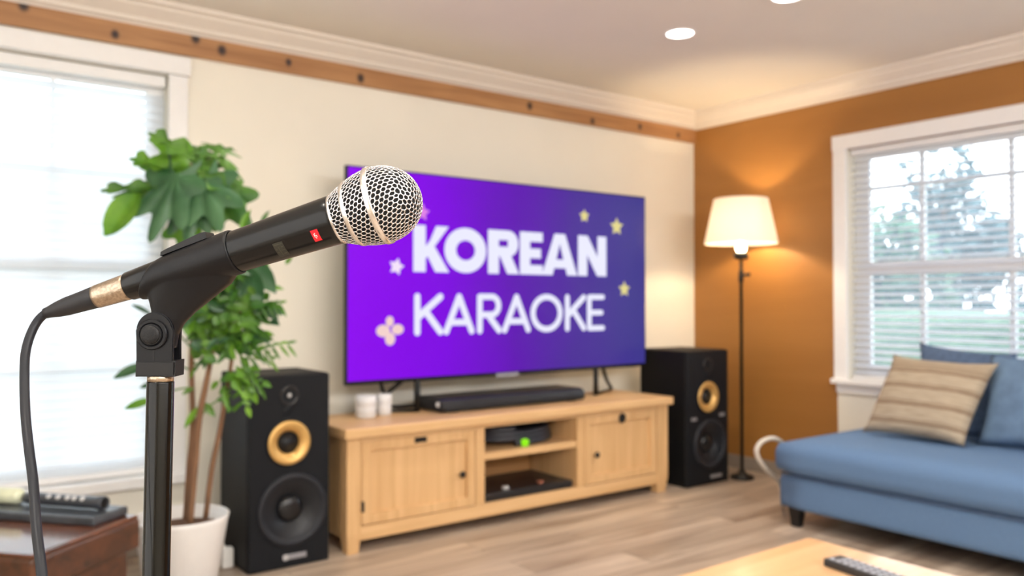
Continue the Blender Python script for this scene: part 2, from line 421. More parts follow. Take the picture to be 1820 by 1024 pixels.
for z in (1.79,): box_bm(xs+.007, xs+.033, RY0+.07, 2.64, z-.010, z+.010, bm=b)
to_obj('window_muntin', b, TRIMW, w2)
to_obj('window_pane', box_bm(xs+.018, xs+.022, RY0+.07, 2.64, .73, 1.975), GLASS, w2)
to_obj('haze_screen', box_bm(xs+.048, xs+.049, RY0+.02, 2.70, RZ0+.01, 2.02), SCREENM, w2)  # added across both sashes to put bright haze over the outdoors
xb = W_X+.045
bl = thing('window_blind', 'white slatted blind with open slats over the window above the blue sofa', 'blind', (xb, 1.8, .67))
to_obj('slat_set', slats(xb, RY0+.012, RY1-.012, .70, 1.985, .042, .050, R(-17), 'Y'), SLATR, bl)
to_obj('head_rail', box_bm(xb-.026, xb+.026, RY0+.01, RY1-.01, 1.992, 2.03, .004), TRIMW, bl)
to_obj('bottom_rail', box_bm(xb-.018, xb+.018, RY0+.012, RY1-.012, .661, .681, .003), TRIMW, bl)

# ------------------------------------------------------------------ outdoors
struct('ground_outside', box_bm(-30, 60, -20, 60, -.5, -.4), GROUND)
def tree(name, x, y, h, rad, m, label, cat='tree', n=1500, leaf=.16, low=.25, group=None):
    rt = thing(name, label, cat, (x, y, -.4), group)
    to_obj('trunk', tube_bm([(x, y, -.42), (x+.05, y, h*.3), (x, y+.06, h*.75)], [rad*.1, rad*.08, rad*.04], 8), BARK, rt, True)
    bm = bmesh.new(); rnd = random.Random(int(x*100+y*10))
    blobs = [(Vector((rnd.uniform(-.6, .6)*rad, rnd.uniform(-.6, .6)*rad, low*h+rnd.random()*(h*(1-low)-rad*.3))), rad*rnd.uniform(.35, .65)) for _ in range(14)]
    for _ in range(n):
        c, r = rnd.choice(blobs)
        d = Vector((rnd.gauss(0, 1), rnd.gauss(0, 1), rnd.gauss(0, 1))).normalized()
        p = c+d*r*rnd.uniform(.6, 1)+Vector((x, y, -.1))
        u = Vector((rnd.gauss(0, 1), rnd.gauss(0, 1), rnd.gauss(0, 1))).normalized(); v = u.orthogonal().normalized(); s = leaf*rnd.uniform(.6, 1.2)
        vs = [bm.verts.new(p+u*s), bm.verts.new(p+v*s*.5), bm.verts.new(p-u*s), bm.verts.new(p-v*s*.5)]; bm.faces.new(vs)
    to_obj('foliage', bm, m, rt)
tree('garden_tree', 10.6, 6.0, 2.5, 1.1, TREEA, 'round green tree beyond the window, nearest to the orange wall')
tree('garden_tree', 14.6, 6.9, 4.1, 1.2, TREEB, 'tall bluish tree in the middle of the slatted window')
tree('garden_tree', 12.6, 4.0, 2.3, 1.2, TREEB, 'low bluish tree beyond the window, above the blue cushions')
rt = thing('garden_hedge', 'clipped green hedge seen low through the slatted window', 'hedge', (8.5, 4.2, -.4))
bm = box_bm(8.1, 8.9, 1.0, 7.0, -.42, 1.0, .1, 3)
bmesh.ops.subdivide_edges(bm, edges=bm.edges[:], cuts=5, use_grid_fill=True)
for v in bm.verts: v.co += noise.noise_vector(v.co*2.5)*.10
to_obj('foliage', bm, HEDGE, rt)

# ------------------------------------------------------------------ television
TVY = 3.60
tv = thing('television', 'large flat television with purple karaoke screen standing on the oak console', 'television', (2.72, TVY+.05, .56))
TX0, TX1, TZ0, TZ1 = 1.706, 3.735, .718, 1.774
to_obj('housing', box_bm(TX0, TX1, TVY+.002, TVY+.03, TZ0, TZ1, .004), BLKPL, tv)
b = box_bm(2.05, 3.4, TVY+.028, TVY+.07, TZ0+.03, 1.35, .012)
to_obj('rear_cover', b, BLKPL, tv)
m, nt, p = new_mat('purple_screen')
tc = nt.nodes.new('ShaderNodeTexCoord'); sx = nt.nodes.new('ShaderNodeSeparateXYZ'); link(nt, tc.outputs['Object'], sx.inputs[0])
mr = nt.nodes.new('ShaderNodeMapRange'); mr.inputs[1].default_value = TX0; mr.inputs[2].default_value = TX1; link(nt, sx.outputs['X'], mr.inputs[0])
nz = nt.nodes.new('ShaderNodeTexNoise'); nz.inputs['Scale'].default_value = 1.3; link(nt, tc.outputs['Object'], nz.inputs['Vector'])
ma = nt.nodes.new('ShaderNodeMath'); ma.operation = 'MULTIPLY_ADD'; ma.inputs[1].default_value = .22; ma.inputs[2].default_value = -.11
link(nt, nz.outputs['Fac'], ma.inputs[0])
m2 = nt.nodes.new('ShaderNodeMath'); m2.operation = 'ADD'; link(nt, mr.outputs[0], m2.inputs[0]); link(nt, ma.outputs[0], m2.inputs[1])
rp = nt.nodes.new('ShaderNodeValToRGB'); link(nt, m2.outputs[0], rp.inputs[0])
els = [(0, srgb(142, 0, 242)), (.28, srgb(126, 0, 226)), (.5, srgb(96, 18, 178)), (.72, srgb(76, 44, 152)), (1, srgb(62, 56, 140))]
e = rp.color_ramp.elements; e[0].position, e[0].color = els[0]; e[1].position, e[1].color = els[-1]
for q, c in els[1:-1]:
    k = e.new(q); k.color = c
link(nt, rp.outputs[0], p.inputs['Emission Color']); p.inputs['Emission Strength'].default_value = 1
p.inputs['Base Color'].default_value = (.003, .003, .004, 1); p.inputs['Roughness'].default_value = .25; p.inputs['Specular IOR Level'].default_value = .12
scr = to_obj('screen', box_bm(TX0+.010, TX1-.010, TVY-.001, TVY+.003, TZ0+.020, TZ1-.008), m, tv)
SY = TVY-.0035
MS = Matrix(((1, 0, 0, 0), (0, 0, -1, SY), (0, 1, 0, 0), (0, 0, 0, 1)))       # local XY -> world XZ facing the room

def stroke(bm, p0, p1, t, M, round_=False):
    p0 = Vector(p0); p1 = Vector(p1); d = (p1-p0).normalized(); n = Vector((-d.y, d.x))*t/2
    bm.faces.new([bm.verts.new(M @ Vector((q.x, q.y, 0))) for q in (p0-n, p1-n, p1+n, p0+n)])
    if round_:
        for q in (p0, p1):
            bm.faces.new([bm.verts.new(M @ Vector((q.x+math.cos(a*math.pi/8)*t/2, q.y+math.sin(a*math.pi/8)*t/2, 0))) for a in range(16)])
def arc(bm, c, rx, ry, t, a0, a1, M, n=28, tx=None):
    tx = tx or t
    pr = None
    for i in range(n+1):
        a = a0+(a1-a0)*i/n
        o = bm.verts.new(M @ Vector((c[0]+rx*math.cos(a), c[1]+ry*math.sin(a), 0))); q = bm.verts.new(M @ Vector((c[0]+(rx-tx)*math.cos(a), c[1]+(ry-t)*math.sin(a), 0)))
        if pr: bm.faces.new((pr[0], o, q, pr[1]))
        pr = (o, q)
def poly(bm, pts, M): bm.faces.new([bm.verts.new(M @ Vector((x, y, 0))) for x, y in pts])

def letter(ch, x0, x1, y0, y1, t, rnd):
    """one block capital filling the box, stroke width t"""
    bm = bmesh.new(); w = x1-x0; h = y1-y0; M = MS
    S = lambda a, b_, tt=t: stroke(bm, a, b_, tt, M, rnd)
    i = t/2 if rnd else 0                                       # rounded ends stay inside the box
    xl = x0+t/2
    if ch == 'K':
        S((xl, y0+i), (xl, y1-i))
        if rnd:
            S((xl, y0+h*.42), (x1-i, y1-i)); S((x0+w*.40, y0+h*.56), (x1-i, y0+i))
        else:
            poly(bm, [(x0+t*.8, y0+h*.32), (x1-t*1.08, y1), (x1-t*.02, y1), (x0+t*.8, y0+h*.18+t*.1)], M)
            poly(bm, [(x0+t*.85, y0+h*.5), (x0+w*.48, y0+h*.70), (x1+t*.02, y0), (x1-t*1.15, y0)], M)
    elif ch == 'O':
        arc(bm, ((x0+x1)/2, (y0+y1)/2), w/2, h/2, t*.92, 0, 2*math.pi, M, 48, t)
    elif ch == 'R':
        S((xl, y0+i), (xl, y1-i)); rr = h*.30; cy = y1-rr; cx = x1-rr*1.02
        tt = t*(.9 if rnd else .74)
        poly(bm, [(xl, y1-tt), (cx, y1-tt), (cx, y1), (xl, y1)], M); poly(bm, [(xl, y1-2*rr), (cx, y1-2*rr), (cx, y1-2*rr+tt), (xl, y1-2*rr+tt)], M)
        arc(bm, (cx, cy), x1-cx-w*.02, rr, tt, -math.pi/2, math.pi/2, M, 24, t)
        if rnd: S((x0+w*.5, y0+h*.42), (x1-i, y0+i))
        else: poly(bm, [(x0+w*.36, y0+h*.44), (x0+w*.72, y0+h*.46), (x1+t*.02, y0), (x1-t*1.1, y0)], M)
    elif ch == 'E':
        S((xl, y0+i), (xl, y1-i)); tt = t*(.88 if rnd else .74)
        for yy, ex in ((y0+tt/2, 0), ((y0+y1)/2, w*.08), (y1-tt/2, 0)): S((xl, yy), (x1-i-ex, yy), tt)
    elif ch == 'A':
        c = (x0+x1)/2
        if rnd:
            S((x0+i, y0+i), (c, y1-i)); S((x1-i, y0+i), (c, y1-i)); S((x0+w*.25, y0+h*.30), (x1-w*.25, y0+h*.30), t*.9)
        else:
            poly(bm, [(x0, y0), (x0+t*1.08, y0), (c+t*.12, y1-h*.12), (c+t*.1, y1), (c-t*.55, y1)], M)
            poly(bm, [(x1-t*1.08, y0), (x1, y0), (c+t*.55, y1), (c-t*.1, y1), (c-t*.12, y1-h*.12)], M)
            poly(bm, [(x0+w*.22, y0+h*.17), (x1-w*.22, y0+h*.17), (x1-w*.3, y0+h*.38), (x0+w*.3, y0+h*.38)], M)
    elif ch == 'N':
        S((xl, y0), (xl, y1)); S((x1-t/2, y0), (x1-t/2, y1))
        poly(bm, [(x0, y1), (x0+t*1.05, y1), (x1, y0), (x1-t*1.05, y0)], M)
    return bm
def word(spec, y0, y1, t, rnd):
    for ch, a, c in spec: to_obj('letter', letter(ch, a, c, y0, y1, t, rnd), LETTER, scr)
word([('K', 2.070, 2.282), ('O', 2.254, 2.517), ('R', 2.529, 2.737), ('E', 2.744, 2.906), ('A', 2.900, 3.164), ('N', 3.170, 3.396)], 1.270, 1.507, .072, False)
word([('K', 2.076, 2.248), ('A', 2.248, 2.442), ('R', 2.458, 2.620), ('A', 2.622, 2.820), ('O', 2.818, 3.052), ('K', 3.070, 3.232), ('E', 3.240, 3.384)], .947, 1.162, .036, True)
def star(x, z, r, m, rot=0, inner=.5):
    bm = bmesh.new(); c = bm.verts.new(MS @ Vector((x, z, 0)))
    vs = [bm.verts.new(MS @ Vector((x+math.sin(rot+i*math.pi/5)*(r if i % 2 == 0 else r*inner), z+math.cos(rot+i*math.pi/5)*(r if i % 2 == 0 else r*inner), 0))) for i in range(10)]
    for i in range(10): bm.faces.new((c, vs[i], vs[(i+1) % 10]))
    o = to_obj('star', bm, m, scr); return o
star(1.975, 1.293, .044, STARW, .25, .55); star(2.122, 1.572, .046, STARP, .1); star(3.22, 1.622, .040, STARY, 0, .55)
star(3.482, 1.573, .056, STARY); star(3.545, 1.195, .050, STARY)
bm = bmesh.new()
for dx, dz, rx, rz in ((-.034, .004, .038, .030), (.046, .010, .034, .026), (.004, -.036, .028, .032), (.002, .05, .022, .026)):
    bm.faces.new([bm.verts.new(MS @ Vector((1.936+dx+math.cos(a*math.pi/10)*rx, .972+dz+math.sin(a*math.pi/10)*rz, 0))) for a in range(20)])
to_obj('flower', bm, FLOWP, scr)
to_obj('badge', box_bm(2.585, 2.735, TVY-.006, TVY+.004, .708, .732, .003), GREYB, tv)
for s, xv, xr0, xr1 in ((-1, 2.105, 2.04, 1.85), (1, 3.325, 3.385, 3.60)):
    b = tube_bm([(xv, TVY+.015, .735), (xv, TVY+.015, .566)], .016, 10)
    tube_bm([(xr0, TVY+.02, .735), ((xr0+xr1)/2, TVY+.10, .64), (xr1, TVY+.17, .574)], .011, 10, bm=b)
    tube_bm([(xv, TVY+.015, .5695), (xr1, TVY+.17, .5695)], .008, 8, bm=b)
    to_obj('foot', b, BLKPL, tv, True)
to_obj('power_lead', tube_bm([(1.90, TVY+.02, .73), (1.93, TVY+.06, .69), (1.97, TVY+.10, .64), (2.03, TVY+.14, .582), (2.25, TVY+.17, .574)], .010, 8), BLKPL, tv, True)

# ------------------------------------------------------------------ oak console
CX0, CX1, CY0, CY1 = 1.588, 3.640, 3.335, 3.79
cs = thing('media_console', 'long light oak media console with two doors and open shelves under the television', 'console', ((CX0+CX1)/2, 3.56, 0))
to_obj('top_board', box_bm(1.568, 3.665, 3.308, 3.805, .513, .560, .008, 3), OAKX, cs)
for x0, x1 in ((CX0, CX0+.068), (CX1-.088, CX1)):
    for y0, y1 in ((CY0, CY0+.07), (CY1-.07, CY1)):
        poly4 = [(x0, y0), (x1, y0), (x1, y1), (x0, y1)]
        b = bmesh.new(); cx, cy = (x0+x1)/2, (y0+y1)/2
        lv = []
        for z, k in ((0, .74), (.09, 1), (.513, 1)):
            lv.append([b.verts.new((cx+(x-cx)*k, cy+(y-cy)*k, z)) for x, y in poly4])
        for a, c in zip(lv, lv[1:]):
            for i in range(4): b.faces.new((a[i], a[(i+1) % 4], c[(i+1) % 4], c[i]))
        b.faces.new(lv[0]); b.faces.new(lv[-1])
        to_obj('leg', b, OAKZ, cs)
for x0, x1 in ((CX0+.012, CX0+.032), (CX1-.032, CX1-.012)): to_obj('side_panel', box_bm(x0, x1, CY0+.07, CY1-.07, .06, .513), OAKZ, cs)
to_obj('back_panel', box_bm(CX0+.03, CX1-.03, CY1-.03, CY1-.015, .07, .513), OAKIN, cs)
to_obj('bottom_board', box_bm(CX0+.03, CX1-.03, CY0+.02, CY1-.03, .100, .120), OAKX, cs)
to_obj('front_rail', box_bm(CX0+.066, CX1-.086, CY0+.004, CY0+.03, .056, .118, .003), OAKX, cs)
to_obj('front_rail', box_bm(CX0+.066, CX1-.086, CY0+.006, CY0+.03, .495, .515), OAKX, cs)
for x0, x1 in ((2.276, 2.328), (2.935, 2.990)):
    to_obj('divider', box_bm(x0, x1, CY0+.003, CY1-.03, .118, .500, .002), OAKZ, cs)
to_obj('shelf', box_bm(2.328, 2.935, CY0+.008, CY1-.03, .334, .368, .003), OAKX, cs)
def door(x0, x1, kx, kz, slot):
    z0, z1 = .122, .494; y0 = CY0+.004; f = .046
    b = box_bm(x0, x0+f, y0, y0+.02, z0, z1, .003); box_bm(x1-f, x1, y0, y0+.02, z0, z1, .003, bm=b)
    box_bm(x0+f, x1-f, y0, y0+.02, z1-f, z1, .003, bm=b); box_bm(x0+f, x1-f, y0, y0+.02, z0, z0+f, .003, bm=b)
    box_bm(x0+f-.004, x1-f+.004, y0+.016, y0+.019, z0+f-.004, z1-f+.004, bm=b)
    d = to_obj('door', b, OAKZ, cs)
    to_obj('knob', lathe_bm([(.006, 0), (.007, .008), (.016, .014), (.017, .02), (.010, .026), (0, .027)], 20, axis_m((kx, y0, kz), (0, -1, 0))), BLKMET, d, True)
    if slot == 'box':
        to_obj('finger_slot', box_bm((x0+x1)/2-.036, (x0+x1)/2+.030, y0-.002, y0+.01, z1-.034, z1-.008, .002), BLKMET, d)
        to_obj('hinge', lathe_bm([(.006, -.024), (.008, -.02), (.008, .02), (.006, .024)], 12, Matrix.Translation((x0+.002, y0-.004, .205))), BLKMET, d)
    else:
        to_obj('finger_hole', lathe_bm([(.026, 0), (.028, .003), (.024, .004), (0, .002)], 24, axis_m(((x0+x1)/2, y0, z1-.030), (0, -1, 0))), BLKMET, d)
door(1.662, 2.272, 2.188, .285, 'box'); door(2.994, 3.548, 3.067, .282, 'hole')

# on the console
sb = thing('soundbar', 'low black soundbar lying on the console in front of the television', 'soundbar', (2.64, 3.55, .56))
sh = [(3.485, .572), (3.478, .592), (3.492, .622), (3.515, .630), (3.735, .630), (3.742, .572), (3.735, .5655), (3.49, .5655)]
b = bmesh.new(); A = [b.verts.new((2.170, y, z)) for y, z in sh]; B = [b.verts.new((3.121, y, z)) for y, z in sh]
for i in range(len(sh)): b.faces.new((A[i], A[(i+1) % len(sh)], B[(i+1) % len(sh)], B[i]))
b.faces.new(A); b.faces.new(B)
bmesh.ops.bevel(b, geom=b.edges[:], offset=.003, segments=2, affect='EDGES')
SBM = mat('soundbar_black', srgb(32, 34, 40), .3, var=.06)
to_obj('body', b, SBM, sb)
to_obj('grille_strip', box_bm(2.19, 3.10, 3.474, 3.484, .574, .590), mat('soundbar_cloth', srgb(20, 21, 25), .8, var=.2, scale=900), sb)
to_obj('button', lathe_bm([(.013, 0), (.013, .004), (0, .005)], 20, axis_m((2.168, 3.515, .604), (-.7, -.7, 0))), SILVP, sb)
to_obj('display', box_bm(2.72, 2.80, 3.470, 3.48, .574, .590, .002), BLKMET, sb)
for x in (2.25, 3.04): to_obj('foot', box_bm(x-.03, x+.03, 3.50, 3.72, .5605, .566), BLKPL, sb)
for x, y, r, h, lab in ((1.812, 3.600, .050, .108, 'wider white glass candle cup on the console, nearest the tall speaker'), (1.928, 3.632, .036, .104, 'narrower white glass candle cup beside the soundbar')):
    cp = thing('candle_cup', lab, 'cup', (x, y, .56), 'white glass candle cups on the console')
    Mx = Matrix.Translation((x, y, .56))
    to_obj('glass_cup', lathe_bm([(0, .0), (r*.88, 0), (r, .008), (r*.98, h*.3), (r*1.01, h*.33), (r*.98, h*.36), (r*.98, h*.6), (r*1.01, h*.63), (r, h), (r*.92, h), (r*.9, h*.7), (0, h*.68)], 36, Mx), CUPM, cp, True)
    to_obj('wax', lathe_bm([(0, h*.69), (r*.88, h*.70), (r*.88, h*.74), (0, h*.75)], 24, Mx), PLASTW, cp, True)
# in the shelves
co = thing('coiled_cable', 'thick coil of black cable with a lit green end on the upper shelf', 'cable', (2.64, 3.56, .368))
pts = []
for i in range(3*20+1):
    a = -1.9+i*2*math.pi/20; k = i/60
    pts.append((2.645+math.cos(a)*(.235-.02*k), 3.55+math.sin(a)*(.150-.01*k), .3855+.078*k*.9))
to_obj('coil', tube_bm(pts, .0165, 10, sub=2), mat('coil_rubber', srgb(44, 48, 58), .4, var=.08), co, True)
to_obj('lit_cap', lathe_bm([(.016, -.02), (.019, -.018), (.019, .012), (.013, .017), (0, .018)], 24, axis_m((2.615, 3.385, .388), (.25, -1, 0))), GREENLED, co, True)
pl = thing('media_player', 'flat black media player with two small knobs on the lower shelf', 'player', (2.62, 3.53, .12))
to_obj('case', box_bm(2.345, 2.915, 3.35, 3.72, .121, .160, .008, 3), mat('player_black', srgb(30, 30, 33), .35, var=.08), pl)
for x, mm in ((2.50, SILVP), (2.73, mat('copper_knob', srgb(150, 92, 70), .4, .3))):
    to_obj('knob', lathe_bm([(.020, 0), (.020, .012), (.016, .015), (0, .015)], 24, Matrix.Translation((x, 3.40, .159))), mm, pl, True)

# ------------------------------------------------------------------ loudspeakers
def speaker(x0, x1, y0, y1, h, label, mid, woof, tw, first):
    sp = thing('tower_speaker', label, 'speaker', ((x0+x1)/2, (y0+y1)/2, 0), 'black tower speakers beside the console')
    to_obj('cabinet', box_bm(x0, x1, y0+.012, y1, .0, h, .010, 3), BLKMATTE, sp)
    to_obj('front_baffle', box_bm(x0+.003, x1-.003, y0, y0+.016, .004, h-.004, .006, 3), BLKFRONT, sp)
    F = lambda c: axis_m((c[0], y0, c[1]), (0, -1, 0))
    r = woof[2]
    w = to_obj('woofer', lathe_bm([(r*1.0, -.002), (r*1.0, .004), (r*.955, .011), (r*.90, .013), (r*.84, .008), (r*.80, .002), (r*.79, .001)], 64, F(woof), caps=False), RUBBER, sp, True)
    to_obj('cone', lathe_bm([(r*.80, .002), (r*.7, -.002), (r*.55, -.012), (r*.40, -.026), (r*.36, -.030)], 64, F(woof) @ Matrix.Translation((0, 0, .0305)) @ Matrix.Diagonal((1, 1, 1, 1)) if False else F(woof), caps=False), CONE, w, True)
    to_obj('dust_cap', lathe_bm([(r*.37, -.030), (r*.35, -.022), (r*.25, -.014), (r*.12, -.010), (0, -.009)], 40, F(woof)), CAPM, w, True)
    r = mid[2]
    md = to_obj('midrange', lathe_bm([(r*1.1, -.001), (r*1.1, .004), (r*1.02, .006), (r*1.0, .004)], 56, F(mid), caps=False), BLKFRONT, sp, True)
    to_obj('ring', lathe_bm([(r, .003), (r*.97, .009), (r*.85, .010), (r*.68, .004), (r*.52, -.008), (r*.48, -.02)], 56, F(mid), caps=False), GOLD, md, True)
    to_obj('cone', lathe_bm([(r*.50, -.010), (r*.42, -.028), (r*.22, -.034), (r*.18, -.026), (r*.1, -.018), (0, -.016)], 40, F(mid)), CONE, md, True)
    r = tw[2]
    t = to_obj('tweeter', lathe_bm([(r*1.25, 0), (r*1.2, .004), (r*1.0, .003), (r*.7, -.006), (r*.4, -.012), (0, -.013)], 40, F(tw), caps=False), CAPM, sp, True)
    if first: to_obj('dome', lathe_bm([(.013, -.012), (.012, -.004), (.007, .002), (0, .004)], 24, F(tw)), SILVP, t, True)
    # shallow flare between tweeter and midrange
    to_obj('flare', lathe_bm([(.042, -.0002), (.036, .0012), (.026, .0028), (.014, .0036), (0, .0038)], 36, F((tw[0]+.002, tw[1]-.053)) @ Matrix.Diagonal((1.0, .38, 1, 1))), BLKFRONT, sp, True)
    bx = woof[0]+(.01 if first else .055)
    to_obj('badge', box_bm(bx-.052, bx+.052, y0-.003, y0+.002, .036, .058, .002), GREYB, sp)
    if first: to_obj('badge_emblem', lathe_bm([(.013, 0), (.012, .003), (0, .003)], 20, axis_m((bx-.04, y0-.002, .047), (0, -1, 0))), SILVP, sp)
    else:
        for dx, dz in ((-.125, -.128), (.135, -.118)):
            to_obj('indicator', box_bm(mid[0]+dx-.028, mid[0]+dx+.022, y0-.002, y0+.002, mid[1]+dz-.010, mid[1]+dz+.010, .002), GREYB, sp)
    return sp
# driver cups are recessed into the cabinet: cut the openings out of baffle and cabinet by boolean-free design (rings stand proud, cones sit inside)
def drill(x0, x1, y0, holes, sp):
    for o in sp.children:
        if o.name.startswith(('front_baffle', 'cabinet')):
            cut = bmesh.new()
            for hx, hz, hr in holes: lathe_bm([(hr, -.004), (hr, .05)], 48, axis_m((hx, y0+.045, hz), (0, -1, 0)), bm=cut)
            me = bpy.data.meshes.new('cut'); bmesh.ops.recalc_face_normals(cut, faces=cut.faces); cut.to_mesh(me); cut.free()
            co_ = bpy.data.objects.new('cut', me); C.objects.link(co_)
            md = o.modifiers.new('b', 'BOOLEAN'); md.operation = 'DIFFERENCE'; md.object = co_; md.solver = 'EXACT'
            dg = bpy.context.evaluated_depsgraph_get(); dg.update()
            nm = bpy.data.meshes.new_from_object(o.evaluated_get(dg)); o.modifiers.clear(); o.data = nm
            bpy.data.objects.remove(co_)
L_ = dict(mid=(1.323, .526, .093), woof=(1.339, .243, .154), tw=(1.324, .724, .034))
spl = speaker(1.150, 1.507, 3.335, 3.70, .812, 'black tower speaker with gold midrange ring, next to the potted plant', first=True, **L_)
R_ = dict(mid=(3.972, .537, .094), woof=(3.990, .250, .150), tw=(3.972, .734, .034))
spr = speaker(3.782, 4.168, 3.31, 3.70, .822, 'black tower speaker with gold midrange ring, next to the floor lamp', first=False, **R_)
drill(0, 0, 3.335, [(1.323, .526, .06), (1.339, .243, .1225)], spl)
drill(0, 0, 3.31, [(3.972, .537, .06), (3.990, .250, .1195)], spr)

# ------------------------------------------------------------------ floor lamp
LX, LY = 4.285, 3.300
lp = thing('floor_lamp', 'lit floor lamp with cream drum shade on a thin black pole by the orange wall', 'lamp', (LX, LY, 0))
ML = Matrix.Translation((LX, LY, 0))
to_obj('base', lathe_bm([(0, 0), (.072, 0), (.075, .006), (.07, .02), (.03, .034), (.014, .06), (0, .06)], 40, ML), BLKMET, lp, True)
to_obj('pole', lathe_bm([(.011, .02), (.011, 1.24), (.017, 1.245), (.017, 1.31), (.011, 1.315), (.010, 1.42)], 20, ML), BLKMET, lp, True)
to_obj('socket', lathe_bm([(.012, 1.385), (.042, 1.388), (.046, 1.40), (.046, 1.425), (.03, 1.432), (0, 1.432)], 28, ML), BLKMET, lp, True)
to_obj('switch', tube_bm([(LX, LY, 1.285), (LX+.035, LY-.026, 1.29), (LX+.045, LY-.034, 1.292)], [.008, .010, .014], 10), BLKMET, lp, True)
to_obj('bulb', lathe_bm([(0, 1.43), (.024, 1.434), (.034, 1.455), (.030, 1.478), (.016, 1.50), (0, 1.51)], 28, ML), BULB, lp, True)
sd = to_obj('shade', lathe_bm([(.225, 1.487), (.2265, 1.495), (.169, 1.766), (.167, 1.772), (.1645, 1.766), (.222, 1.495), (.225, 1.487)], 56, ML, caps=False), SHADEM, lp, True)
b = bmesh.new()
for a in range(3):
    c, s = math.cos(a*2.094+.4), math.sin(a*2.094+.4)
    tube_bm([(LX, LY, 1.505), (LX+c*.12, LY+s*.12, 1.60), (LX+c*.176, LY+s*.176, 1.73)], .003, 6, bm=b)
to_obj('shade_holder', b, BLKMET, lp, True)

# ------------------------------------------------------------------ sofa and cushions
def rounded_box(x0, x1, y0, y1, z0, z1, r, puff=0, cuts=8, seg=5):
    b = box_bm(x0, x1, y0, y1, z0, z1)
    bmesh.ops.subdivide_edges(b, edges=b.edges[:], cuts=cuts, use_grid_fill=True)
    c = Vector(((x0+x1)/2, (y0+y1)/2, (z0+z1)/2)); hx, hy, hz = (x1-x0)/2, (y1-y0)/2, (z1-z0)/2
    for v in b.verts:
        d = v.co-c
        q = Vector((max(-hx+r, min(hx-r, d.x)), max(-hy+r, min(hy-r, d.y)), max(-hz+r, min(hz-r, d.z))))
        e = d-q
        if e.length > 1e-9: d = q+e.normalized()*min(r, max(abs(e.x), abs(e.y), abs(e.z)) if True else r)
        if puff and d.z > 0: d.z += puff*(1-(d.x/hx)**2)*(1-(d.y/hy)**4)
        v.co = c+d
    return b
so = thing('sofa', 'blue grey upholstered sofa with black tapered feet under the slatted window', 'sofa', (4.0, 1.4, 0))
SY0, SY1 = .10, 2.515
o = to_obj('base', rounded_box(3.545, 4.42, SY0, SY1, .085, .262, .035, cuts=14), SOFA, so, True)
o = to_obj('seat_cushion', rounded_box(3.525, 4.43, SY0, SY1+.03, .252, .425, .068, .020, cuts=16), SOFA, so, True)
to_obj('backrest', rounded_box(4.405, 4.49, SY0, 2.02, .085, .70, .035, cuts=10), SOFA, so, True)
b = tube_bm([(3.540, SY0+.07, .258), (3.540, SY1-.05, .258), (3.575, SY1-.004, .258), (4.36, SY1+.006, .258)], .004, 8, sub=1)
to_obj('piping', b, SOFAD, so, True)
for x, y in ((3.60, SY1-.075), (4.36, SY1-.075), (3.60, SY0+.075), (4.36, SY0+.075)):
    b = lathe_bm([(0, 0), (.027, 0), (.029, .003), (.043, .088), (.043, .10), (0, .10)], 4, Matrix.Translation((x, y, 0)) @ Matrix.Rotation(R(45), 4, 'Z'))
    to_obj('leg', b, LEGBLK, so)

def cushion(name, label, corners, thick, m, group=None, n=22, pinch=.09):
    """pillow spanned by corners BL, BR, TR, TL (world points)"""
    BL, BR, TR, TL = [Vector(c) for c in corners]
    nrm = (BR-BL).cross(TL-BL).normalized()
    bm = bmesh.new(); g = {}
    uvl = bm.loops.layers.uv.new('UVMap')
    for side in (1, -1):
        for i in range(n+1):
            for j in range(n+1):
                u, v = i/n, j/n
                edge = i in (0, n) or j in (0, n)
                if edge and side == -1: g[(i, j, -1)] = g[(i, j, 1)]; continue
                a, c = 2*u-1, 2*v-1
                uu = .5+.5*a*(1-pinch*(1-c*c)**.8*abs(a)**4) ; vv = .5+.5*c*(1-pinch*(1-a*a)**.8*abs(c)**4)
                p = BL*(1-uu)*(1-vv)+BR*uu*(1-vv)+TR*uu*vv+TL*(1-uu)*vv
                hgt = thick*.5*((1-a*a)*(1-c*c))**.42
                p = p+nrm*side*hgt+nrm*.006*noise.noise(Vector((u*4, v*4, side*3+thick*10)))*(0 if edge else 1)
                g[(i, j, side)] = bm.verts.new(p)
        for i in range(n):
            for j in range(n):
                q = [g[(i, j, side)], g[(i+1, j, side)], g[(i+1, j+1, side)], g[(i, j+1, side)]]
                f = bm.faces.new(q if side == 1 else q[::-1])
                cc = [(i, j), (i+1, j), (i+1, j+1), (i, j+1)]
                if side == -1: cc = cc[::-1]
                for l, (ci, cj) in zip(f.loops, cc): l[uvl].uv = (ci/n, cj/n)
    o = to_obj(name, bm, m, None, True)
    return tag(o, label, 'cushion', group)
# knitted beige cushion material
m, nt, p = new_mat('beige_striped_knit')
uv = nt.nodes.new('ShaderNodeUVMap'); uv.uv_map = 'UVMap'
sx = nt.nodes.new('ShaderNodeSeparateXYZ'); link(nt, uv.outputs[0], sx.inputs[0])
nz = nt.nodes.new('ShaderNodeTexNoise'); nz.inputs['Scale'].default_value = 9; link(nt, uv.outputs[0], nz.inputs['Vector'])
w_ = nt.nodes.new('ShaderNodeTexNoise'); w_.inputs['Scale'].default_value = 1; w_.inputs['Detail'].default_value = 3
mp = nt.nodes.new('ShaderNodeMapping'); mp.inputs['Scale'].default_value = (6, 60, 1); link(nt, uv.outputs[0], mp.inputs[0]); link(nt, mp.outputs[0], w_.inputs['Vector'])
ad = nt.nodes.new('ShaderNodeMath'); ad.operation = 'MULTIPLY_ADD'; ad.inputs[1].default_value = .02; link(nt, nz.outputs['Fac'], ad.inputs[0]); link(nt, sx.outputs['Y'], ad.inputs[2])
rp = nt.nodes.new('ShaderNodeValToRGB'); link(nt, ad.outputs[0], rp.inputs[0])
